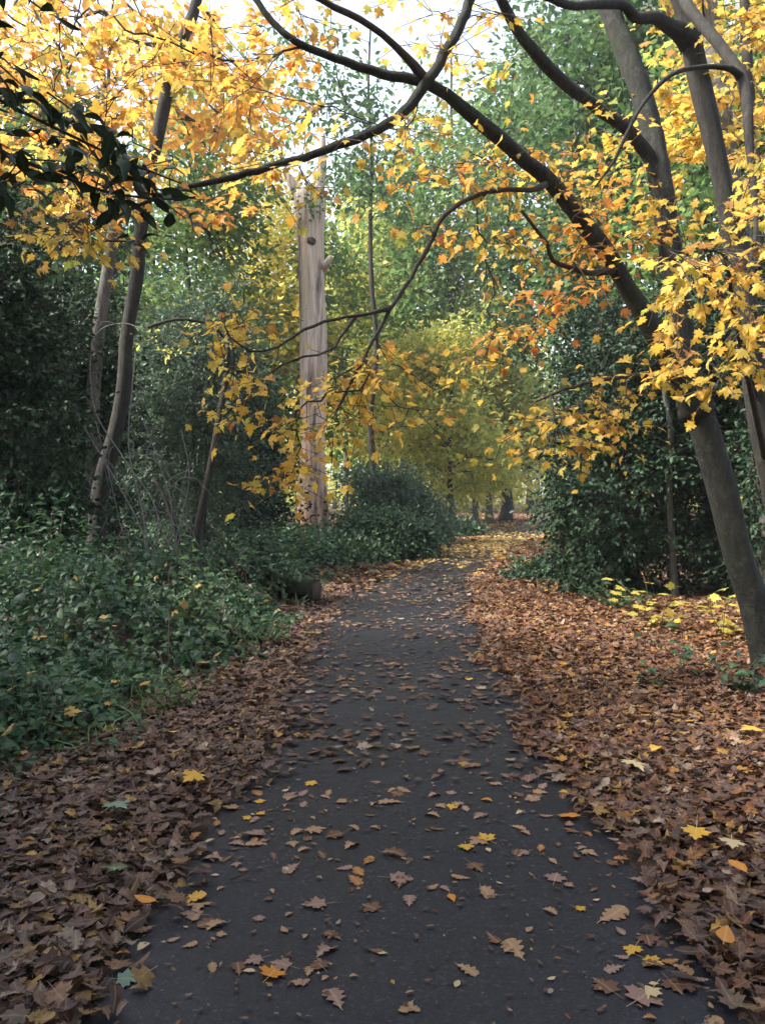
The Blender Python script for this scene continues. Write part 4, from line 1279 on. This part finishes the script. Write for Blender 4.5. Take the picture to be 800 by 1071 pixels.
SH = [
    ('holly_bush', 'dark holly bulging furthest towards the path at right', 655, 12.6, [(652, 520, 78, 120), (664, 420, 70, 90), (622, 590, 46, 42)], 'holly', 320, 110, 0.34, (0.055, 0.09)),
    ('holly_bush', 'dark holly behind the leaning maple trunk', 750, 13.2, [(745, 500, 85, 140), (740, 390, 85, 110)], 'holly', 300, 110, 0.36, (0.06, 0.095)),
    ('holly_bush', 'dark holly at the right edge, right of the maple trunk', 830, 11.6, [(830, 520, 80, 140), (840, 400, 80, 120)], 'holly', 220, 100, 0.36, (0.06, 0.095)),
    ('holly_bush', 'dark green holly further back where the right side meets the bend', 628, 17.5, [(622, 480, 50, 112), (630, 390, 54, 90)], 'holly', 220, 110, 0.42, (0.075, 0.12)),
    ('evergreen_bush', 'dark evergreen bank filling the left edge of the wood', -5, 11.2, [(0, 460, 80, 170), (-20, 330, 85, 130)], 'holly', 280, 110, 0.38, (0.06, 0.10)),
    ('evergreen_bush', 'dark evergreen bush in front of the left pair of trunks', 62, 14.5, [(55, 480, 75, 120), (70, 380, 60, 90)], 'holly', 260, 110, 0.42, (0.065, 0.11)),
    ('twiggy_shrub', 'grey green twiggy shrub behind the thin dark sapling', 205, 16.5, [(205, 470, 80, 110), (220, 390, 70, 90)], 'green_cool', 240, 75, 0.5, (0.06, 0.10)),
    ('evergreen_bush', 'dim green bush behind the left trunks', 150, 20.0, [(145, 480, 75, 100), (180, 430, 60, 90)], 'green_cool', 190, 90, 0.55, (0.09, 0.14)),
    ('holly_bush', 'dark holly just left of the pale dead trunk', 262, 23.5, [(258, 500, 42, 70), (250, 440, 42, 60)], 'holly', 170, 110, 0.55, (0.09, 0.14)),
    ('evergreen_bush', 'grey green rounded bush right of the pale dead trunk', 415, 27.0, [(408, 528, 36, 40), (434, 546, 34, 32)], 'green_cool', 200, 110, 0.55, (0.09, 0.14)),
    ('bramble_bush', 'bramble mound spilling towards the left side of the bend', 408, 20.5, [(402, 566, 46, 30), (434, 572, 24, 22)], 'bramble', 120, 90, 0.35, (0.08, 0.13)),
    ('bramble_bush', 'bramble mound hiding the foot of the pale dead trunk', 345, 19.0, [(345, 582, 60, 17), (300, 588, 50, 15)], 'bramble', 130, 90, 0.35, (0.08, 0.13)),
    ('ivy_bush', 'low ivy patch at the corner where the hollies meet the right path edge', 560, 15.5, [(560, 606, 28, 15), (588, 600, 26, 18)], 'bramble', 90, 80, 0.22, (0.06, 0.10)),
    ('ivy_bush', 'ivy and bramble heaped over the left part of the mossy log', 245, 12.2, [(250, 600, 50, 22), (225, 622, 40, 20)], 'bramble', 90, 45, 0.22, (0.06, 0.10)),
    ('bramble_bush', 'small green clump beside the golden leaves beyond the bend', 482, 31.0, [(482, 562, 22, 12), (465, 565, 20, 14)], 'bramble', 50, 60, 0.4, (0.11, 0.17)),
]
for nm, lab, px, Y, blobs, lm, nc, nl, sp, sz in SH:
    shrub(nm, lab, px, Y, blobs, lm, nc, nl, sp, sz) if False else shrub(nm, lab, px, Y, blobs, lm, nc, nl, sp, sz)

# ---- bramble and ivy cover at left -------------------------------------------------------
g = Geo()


def bh(x, y):
    d = np.clip((edge_left(y) - x) / 2.2, 0, 1)
    return (0.12 + 0.72 * d ** 0.8) * (0.75 + 0.35 * np.clip(wob(x * 1.7 + 3, y * 1.7), -1, 1) + 0.35 * np.clip(wob(x * 4.5 + 1, y * 4.0), -1.2, 1)) * np.clip(d * 6, 0.25, 1)


def cover(n, y0, y1, x0, size, Ts, dens_edge=1.0):
    y = rng.uniform(y0, y1, n)
    x = x0 + (edge_left(y) + 0.25 - x0) * rng.random(n)
    k = (x < edge_left(y) + rng.normal(size=n) * 0.18) & in_view(x, y, 60)
    x, y = x[k], y[k]
    h = bh(x, y)
    z = gz(x, y) + h * (1 - np.abs(rng.normal(size=len(x))) * 0.35).clip(0.02, 1.15)
    pos = np.stack([x, y, z], -1)
    yd = hdir(len(x)) + np.array((0, 0, -0.25)) + rng.normal(size=(len(x), 3)) * 0.2
    nr = unit(np.array((0, -0.25, 1.0)) + rng.normal(size=(len(x), 3)) * 0.55)
    sc = rng.uniform(size[0], size[1], len(x))
    kk = rng.integers(0, len(Ts), len(x))
    for q, T in enumerate(Ts):
        s = kk == q
        scatter(g, T, pos[s], yd[s], nr[s], sc[s])


cover(24000, 1.4, 8.5, -6.9, (0.045, 0.125), [T_HEART, T_HEART2, t_oval(0.2, 0.3, 0.3, 0, 0)])
cover(17000, 8.5, 15, -9.4, (0.06, 0.135), [T_HEART, T_HEART2, T_HEX])
cover(15000, 15, 27, -10, (0.08, 0.14), [T_HEX])
tag(g.build('bramble_cover', M['bramble']), kind='stuff')
g = Geo()
n = 26000
y = rng.uniform(3.4, 17, n); x = edge_left(y) + 0.2 - rng.random(n) * (1.2 + 0.42 * y)
k = (np.sin(x * 2.3 + 1.1 * y) + np.sin(y * 1.7 - x * 1.1 + 2) + rng.normal(size=n) * 0.5 > 0.55) & in_view(x, y, 60)
x, y = x[k], y[k]
pos = np.stack([x, y, gz(x, y) + bh(x, y) * rng.uniform(0.6, 1.45, len(x)) + 0.03], -1)
scatter(g, T_SPEAR, pos, hdir(len(x)) + rng.normal(size=(len(x), 3)) * 0.35, unit(np.array((0, -0.2, 1.0)) + rng.normal(size=(len(x), 3)) * 0.6), rng.uniform(0.035, 0.085, len(x)) * np.interp(y, [4, 17], [1, 1.5]))
tag(g.build('nettle_cover', M['weed_dim']), kind='stuff')
g = Geo()
n = 130
y = rng.uniform(3.6, 14, n); x = edge_left(y) + 0.1 - np.abs(rng.normal(size=n)) * 1.3
pos = np.stack([x, y, gz(x, y) + bh(x, y) * rng.uniform(0.75, 1.2, n) + 0.03], -1)
scatter(g, T_MAPLE, pos, hdir(n), unit(np.array((0, 0, 1.0)) + rng.normal(size=(n, 3)) * 0.5), rng.uniform(0.05, 0.11, n))
tag(g.build('caught_leaves', M['litter_gold']), kind='stuff')
g = Geo()
for k in range(90):
    y = rng.uniform(4.2, 13); x = edge_left(y) - abs(rng.normal()) * 1.3
    z = float(gz(x, y)); h = float(bh(x, y)) * rng.uniform(0.7, 1.25) + 0.05
    d = rng.uniform(0, 6.28); L = rng.uniform(0.3, 0.9)
    e = np.array((x + math.cos(d) * L, y + math.sin(d) * L, z + h * rng.uniform(0.3, 1.0)))
    P = catmull([(x, y, z), (x + math.cos(d) * L * 0.4, y + math.sin(d) * L * 0.4, z + h * 1.25), e], 0.08)
    tube(g, P, np.linspace(0.005, 0.002, len(P)), 4)
tag(g.build('bramble_canes', M['cane']), kind='stuff')


g = Geo()
n = 700
y = rng.uniform(3.6, 14, n); x = edge_left(y) + 0.12 - np.abs(rng.normal(size=n)) * 0.55
k = np.sin(x * 3.1 + y * 1.3) + np.sin(y * 2.3) > -0.2
x, y = x[k], y[k]
pos = np.stack([x, y, gz(x, y) + bh(x, y) * 0.35], -1)
yd = unit(hdir(len(x)) * 0.6 + np.array((0, 0, 1.0)))
scatter(g, t_blade([0, 0.3, 0.6, 0.85, 1], [0.03, 0.03, 0.025, 0.015, 0.002], 0.2, 0.8, 0), pos, yd, hdir(len(x)), rng.uniform(0.08, 0.26, len(x)))
tag(g.build('grass', M['weed']), kind='stuff')


def upright_plant(name, label, px, py, Y, h, nst, leafm, size, T=T_HEART, group=None, stemm='stem', spread=0.15, nl=9, cat='plant'):
    b = at(px, py, Y); b[2] = float(gz(b[0], b[1]))
    root = thing(name, label, cat, b, group)
    g = Geo(); gf = Geo()
    for k in range(nst):
        e = b + np.array((rng.normal() * spread, rng.normal() * spread, h * rng.uniform(0.75, 1.05)))
        P = catmull([b + np.array((rng.normal() * 0.02, rng.normal() * 0.02, -0.02)), (b + e) / 2 + np.array((rng.normal() * 0.04, rng.normal() * 0.04, 0.06 * h)), e], 0.04)
        tube(g, P, np.linspace(0.006, 0.002, len(P)), 5)
        i = np.linspace(len(P) * 0.25, len(P) - 1, nl).astype(int)
        pos = P[i]; yd = hdir(nl) + np.array((0, 0, 0.05)); nr = unit(np.array((0, 0, 1.0)) + rng.normal(size=(nl, 3)) * 0.35)
        sc = rng.uniform(size[0], size[1], nl)
        scatter(gf, T, pos + unit(yd) * sc[:, None] * 0.3, yd, nr, sc)
    wrap_part(g, 'stem', M[stemm], root)
    wrap_part(gf, 'foliage', M[leafm], root)
    return root


PLG = 'young plants at the wood edge'
upright_plant('nettle_plant', 'tall pale stemmed weed rising above the brambles left of the log', 205, 690, 9.0, 1.05, 4, 'weed', (0.07, 0.11), group=PLG)
upright_plant('leafy_plant', 'broad leaved weed with dark stems in the brambles at far left', 62, 720, 7.2, 0.75, 4, 'bramble', (0.09, 0.13), group=PLG)
upright_plant('leafy_plant', 'blue green leafy plant in front of the dark hollow at left', 78, 660, 9.8, 0.95, 5, 'bramble', (0.11, 0.15), group=PLG, nl=11)
upright_plant('laurel_plant', 'bright green seedling leaves lit at the left edge above the brambles', 18, 640, 8.6, 1.45, 3, 'weed', (0.10, 0.15), T_SPEAR, PLG, nl=10, spread=0.3)
upright_plant('nettle_plant', 'grassy weed clump at the front edge of the brambles', 180, 745, 6.1, 0.32, 7, 'weed', (0.05, 0.09), T_SPEAR, PLG, spread=0.12)
upright_plant('ivy_plant', 'dark low ivy clump reaching onto the litter below the log', 262, 676, 8.8, 0.3, 8, 'bramble', (0.07, 0.10), group=PLG, spread=0.28)
upright_plant('maple_seedling', 'yellow leaved maple seedling in front of the hollies', 690, 650, 9.9, 0.55, 7, 'gold_pale', (0.11, 0.16), T_MAPLE, PLG, spread=0.42, nl=5)
upright_plant('maple_seedling', 'yellow leaved seedling tucked against the leaning maple trunk', 755, 652, 9.4, 0.5, 5, 'gold_pale', (0.11, 0.16), T_MAPLE, PLG, spread=0.3, nl=5)
upright_plant('bramble_seedling', 'thin stemmed green plant rising from the russet litter at right', 718, 712, 7.1, 0.45, 3, 'bramble', (0.08, 0.12), T_HEART, PLG, 'cane', nl=6, spread=0.16)
upright_plant('bramble_seedling', 'green bramble clump in the litter below the leaning trunk', 770, 740, 6.6, 0.36, 6, 'bramble', (0.08, 0.13), T_HEART, PLG, 'cane', nl=7, spread=0.3)
upright_plant('bramble_seedling', 'small green sprig in the middle of the russet litter', 682, 722, 6.9, 0.22, 3, 'bramble', (0.07, 0.10), T_HEART, PLG, 'cane', nl=5, spread=0.1)
upright_plant('ivy_plant', 'green ground plant against the foot of the hollies', 640, 646, 11.2, 0.3, 9, 'bramble', (0.08, 0.12), T_HEART, PLG, nl=7, spread=0.4)

for lab, px, py, Y, h, n_, lm, sz, T in (
    ('pale green leafy sprout standing up through the brambles beside the sapling foot', 225, 650, 10.5, 0.85, 5, 'weed', (0.06, 0.10), T_SPEAR),
    ('tuft of dark nettles half way along the front of the brambles', 135, 742, 6.4, 0.55, 6, 'weed_dim', (0.06, 0.10), T_SPEAR),
    ('clump of nettles close to the lower left corner of the brambles', 30, 790, 5.2, 0.5, 7, 'weed_dim', (0.05, 0.10), T_SPEAR),
    ('bright green clump of leaves in front of the stake', 300, 610, 14.5, 0.75, 8, 'weed', (0.07, 0.11), T_SPEAR),
    ('green weeds against the foot of the left trunks', 118, 640, 11.8, 0.8, 8, 'weed_dim', (0.07, 0.12), T_SPEAR)):
    upright_plant('nettle_plant', lab, px, py, Y, h, n_, lm, sz, T, PLG, spread=0.22, nl=12)

# ---- log, stump and fallen sticks --------------------------------------------------------
log = thing('fallen_log', 'dark mossy log lying in the brambles beside the left path edge', 'log', (-1.55, 12.6, 0))
g = Geo()
P = catmull([(-2.75, 13.0, 0.16), (-2.2, 12.85, 0.2), (-1.6, 12.55, 0.2), (-0.95, 12.25, 0.18)], 0.08)
tube(g, P, np.linspace(0.2, 0.17, len(P)), 20, 0.3, True, 0.0)
wrap_part(g, 'trunk', M['moss_log'], log, True)
g = Geo()
d = unit(P[-1] - P[-2])
tube(g, np.array([P[-1] - d * 0.02, P[-1] + d * 0.014]), [0.145, 0.135], 18, 0.2, True, 0.03)
wrap_part(g, 'cut_end', M['cut_wood'], log)
st = thing('broken_stump', 'short dark broken stake standing in the brambles above the log', 'stump', at(272, 585, 16.0) * np.array((1, 1, 0)))
g = Geo()
P, r = px_line([(269, 605, 16, 9), (271, 588, 16, 8), (274, 566, 16, 7)], 0.1)
tube(g, P, r, 9, 0.15)
wrap_part(g, 'stake', M['bark_dark'], st, True)
for lab, pts in (('pale fallen branch slanting out of the frame at left', [(-12, 628, 9.6, 5), (10, 615, 9.7, 5), (37, 598, 9.9, 4)]),
                 ('thin brown stick arching above the pale fallen branch at left', [(-10, 566, 9.6, 3), (20, 580, 9.8, 3), (38, 598, 10.0, 2)])):
    P, r = px_line(pts, 0.08)
    g = Geo(); tube(g, P, r, 7, 0.1)
    o = g.build('fallen_branch', M['dead_twig'] if 'pale' in lab else M['cane'], None, P[0], True, True)
    tag(o, lab, 'branch')
for px, py, L, a, lab in ((500, 938, 0.14, 1.5, 'thin dark twig pointing away along the middle of the path'), (240, 930, 0.16, 0.7, 'curved dark twig near the left side of the asphalt'),
                          (700, 985, 0.3, 0.5, 'dark twig half buried in the litter at lower right'), (545, 810, 0.18, 0.3, 'short dark twig on the asphalt near the right edge, mid path')):
    p = gx(px, py); p[2] = float(surf(p[0], p[1])) + 0.012
    q = catmull([p, p + np.array((math.cos(a) * L * .5, math.sin(a) * L * .5, 0.006)), p + np.array((math.cos(a + 0.3) * L, math.sin(a + 0.3) * L, 0.002))], 0.03)
    g = Geo(); tube(g, q, np.linspace(0.004, 0.002, len(q)), 6)
    tag(g.build('fallen_twig', M['twig'], None, p, True, True), lab, 'twig', 'twigs lying on the path')

# ---- laurel spray hanging in at top left -------------------------------------------------
lau = thing('laurel_shrub', 'glossy dark laurel branches hanging into the frame at top left', 'shrub', (-2.3, 2.7, 0))
main = catmull([(-2.3, 2.7, -0.05), (-2.25, 2.65, 0.9), (-2.05, 2.6, 1.9), (-1.75, 2.6, 2.5), (-1.45, 2.65, 2.75)], 0.1)
g = Geo(); tube(g, main, np.linspace(0.035, 0.014, len(main)), 8, 0.05)
stem = wrap_part(g, 'stem', M['bark_dark'], lau, True)
BR = [[(-80, 40, 2.65, 9), (-30, 140, 2.6, 7), (0, 158, 2.6, 6), (60, 182, 2.6, 5), (110, 200, 2.6, 4), (165, 208, 2.65, 3), (205, 206, 2.7, 2)],
      [(-80, 40, 2.65, 7), (-20, 92, 2.7, 5), (30, 120, 2.8, 4), (75, 142, 2.8, 4), (130, 168, 2.8, 3), (190, 192, 2.8, 2)],
      [(-80, 40, 2.65, 7), (-40, -20, 2.5, 5), (0, -20, 2.5, 3), (45, 10, 2.5, 2)],
      [(-80, 40, 2.65, 6), (-40, 60, 2.4, 5), (0, 80, 2.35, 4), (18, 110, 2.3, 2)]]
for bi, pts in enumerate(BR):
    P, r = px_line(pts, 0.03)
    P[0] = main[-1 - bi]
    g = Geo(); tube(g, P, r * 0.8, 6)
    bo = wrap_part(g, 'branch', M['twig'], lau, True, stem)
    n = [24, 21, 6, 8][bi]
    i = np.linspace(len(P) * 0.2, len(P) - 1, n).astype(int)
    T0 = unit(np.gradient(P, axis=0))[i]
    sd = np.where(np.arange(n) % 2 == 0, 1.0, -1.0)[:, None]
    side = unit(np.cross(T0, np.tile((0.0, 0.5, 1.0), (n, 1))))
    D0 = unit(T0 * 0.8 + side * sd * rng.uniform(0.2, 1.2, (n, 1)) + rng.normal(size=(n, 3)) * 0.35)
    gf = Geo(); gs = Geo()
    LB_ = [t_blade([0, 0.12, 0.35, 0.6, 0.85, 1.0], [0.02, 0.12, 0.2, 0.2, 0.1, 0.01], fo, cu, 0.1, tw) for fo, cu, tw in ((0.2, 0.15, 0.1), (0.45, 0.35, -0.3), (0.1, -0.15, 0.3), (0.3, 0.6, 0.0))]
    leafy_twiglets(gf, gs, P[i], D0, 1, 4, (0.06, 0.16), (0.055, 0.105), LB_, 0.2, 0.8, 0.9)
    wrap_part(gs, 'twig', M['twig'], lau, False, stem)
    wrap_part(gf, 'foliage', M['laurel'], lau, True, stem)

# ------------------------------------------------------------------ light
w = bpy.data.worlds.new("World")
scene.world = w
w.use_nodes = True
t = w.node_tree
t.nodes.clear()
wo = t.nodes.new('ShaderNodeOutputWorld')
bg = t.nodes.new('ShaderNodeBackground')
sky = t.nodes.new('ShaderNodeTexSky')
sky.sky_type = 'NISHITA'
sky.sun_disc = False
SUN_EL, SUN_ROT = R(47), R(-100)
sky.sun_elevation = SUN_EL
sky.sun_rotation = SUN_ROT
sky.air_density = 1.0
sky.dust_density = 2.5
hs = t.nodes.new('ShaderNodeHueSaturation')
hs.inputs['Saturation'].default_value = 0.6
t.links.new(sky.outputs[0], hs.inputs['Color'])
t.links.new(hs.outputs[0], bg.inputs[0])
bg.inputs[1].default_value = 0.15
t.links.new(bg.outputs[0], wo.inputs[0])

sd = bpy.data.lights.new('sun', 'SUN')
sd.energy = 4.2
sd.angle = R(10)
sd.color = (1.0, 0.95, 0.87)
so = bpy.data.objects.new('sun', sd)
COL.objects.link(so)
az = SUN_ROT
dirv = np.array((math.sin(az) * math.cos(SUN_EL), math.cos(az) * math.cos(SUN_EL), math.sin(SUN_EL)))   # towards the sun
from mathutils import Vector
so.rotation_euler = Vector(dirv).to_track_quat('Z', 'Y').to_euler()
so.location = (0, 0, 40)

hz = bpy.data.materials.new('woodland_haze')
hz.use_nodes = True
ht = hz.node_tree
ht.nodes.clear()
ho = ht.nodes.new('ShaderNodeOutputMaterial')
hp = ht.nodes.new('ShaderNodeVolumePrincipled')
hp.inputs['Color'].default_value = (0.92, 0.95, 1.0, 1)
hp.inputs['Density'].default_value = 0.0009
hp.inputs['Anisotropy'].default_value = 0.3
ht.links.new(hp.outputs[0], ho.inputs['Volume'])
x0, x1, y0, y1, z0, z1 = -720.0, 720.0, -20.0, 920.0, -1.5, 45.0
bv = np.array([(x0, y0, z0), (x1, y0, z0), (x1, y1, z0), (x0, y1, z0), (x0, y0, z1), (x1, y0, z1), (x1, y1, z1), (x0, y1, z1)])
bf = np.array([(0, 3, 2, 1), (4, 5, 6, 7), (0, 1, 5, 4), (1, 2, 6, 5), (2, 3, 7, 6), (3, 0, 4, 7)])
tag(link('haze', make_mesh('haze', bv, bf.reshape(-1), np.arange(0, 24, 4), hz)), kind='stuff')

vs = scene.view_settings
vs.view_transform = 'Standard'
vs.look = 'None'
vs.gamma = 1.0
vs.use_curve_mapping = False
vs.exposure = 1.82
cy = scene.cycles
cy.max_bounces = 7
cy.diffuse_bounces = 4
cy.transmission_bounces = 6
cy.glossy_bounces = 3
cy.caustics_reflective = False
cy.caustics_refractive = False
cy.use_denoising = True
cy.sample_clamp_indirect = 6
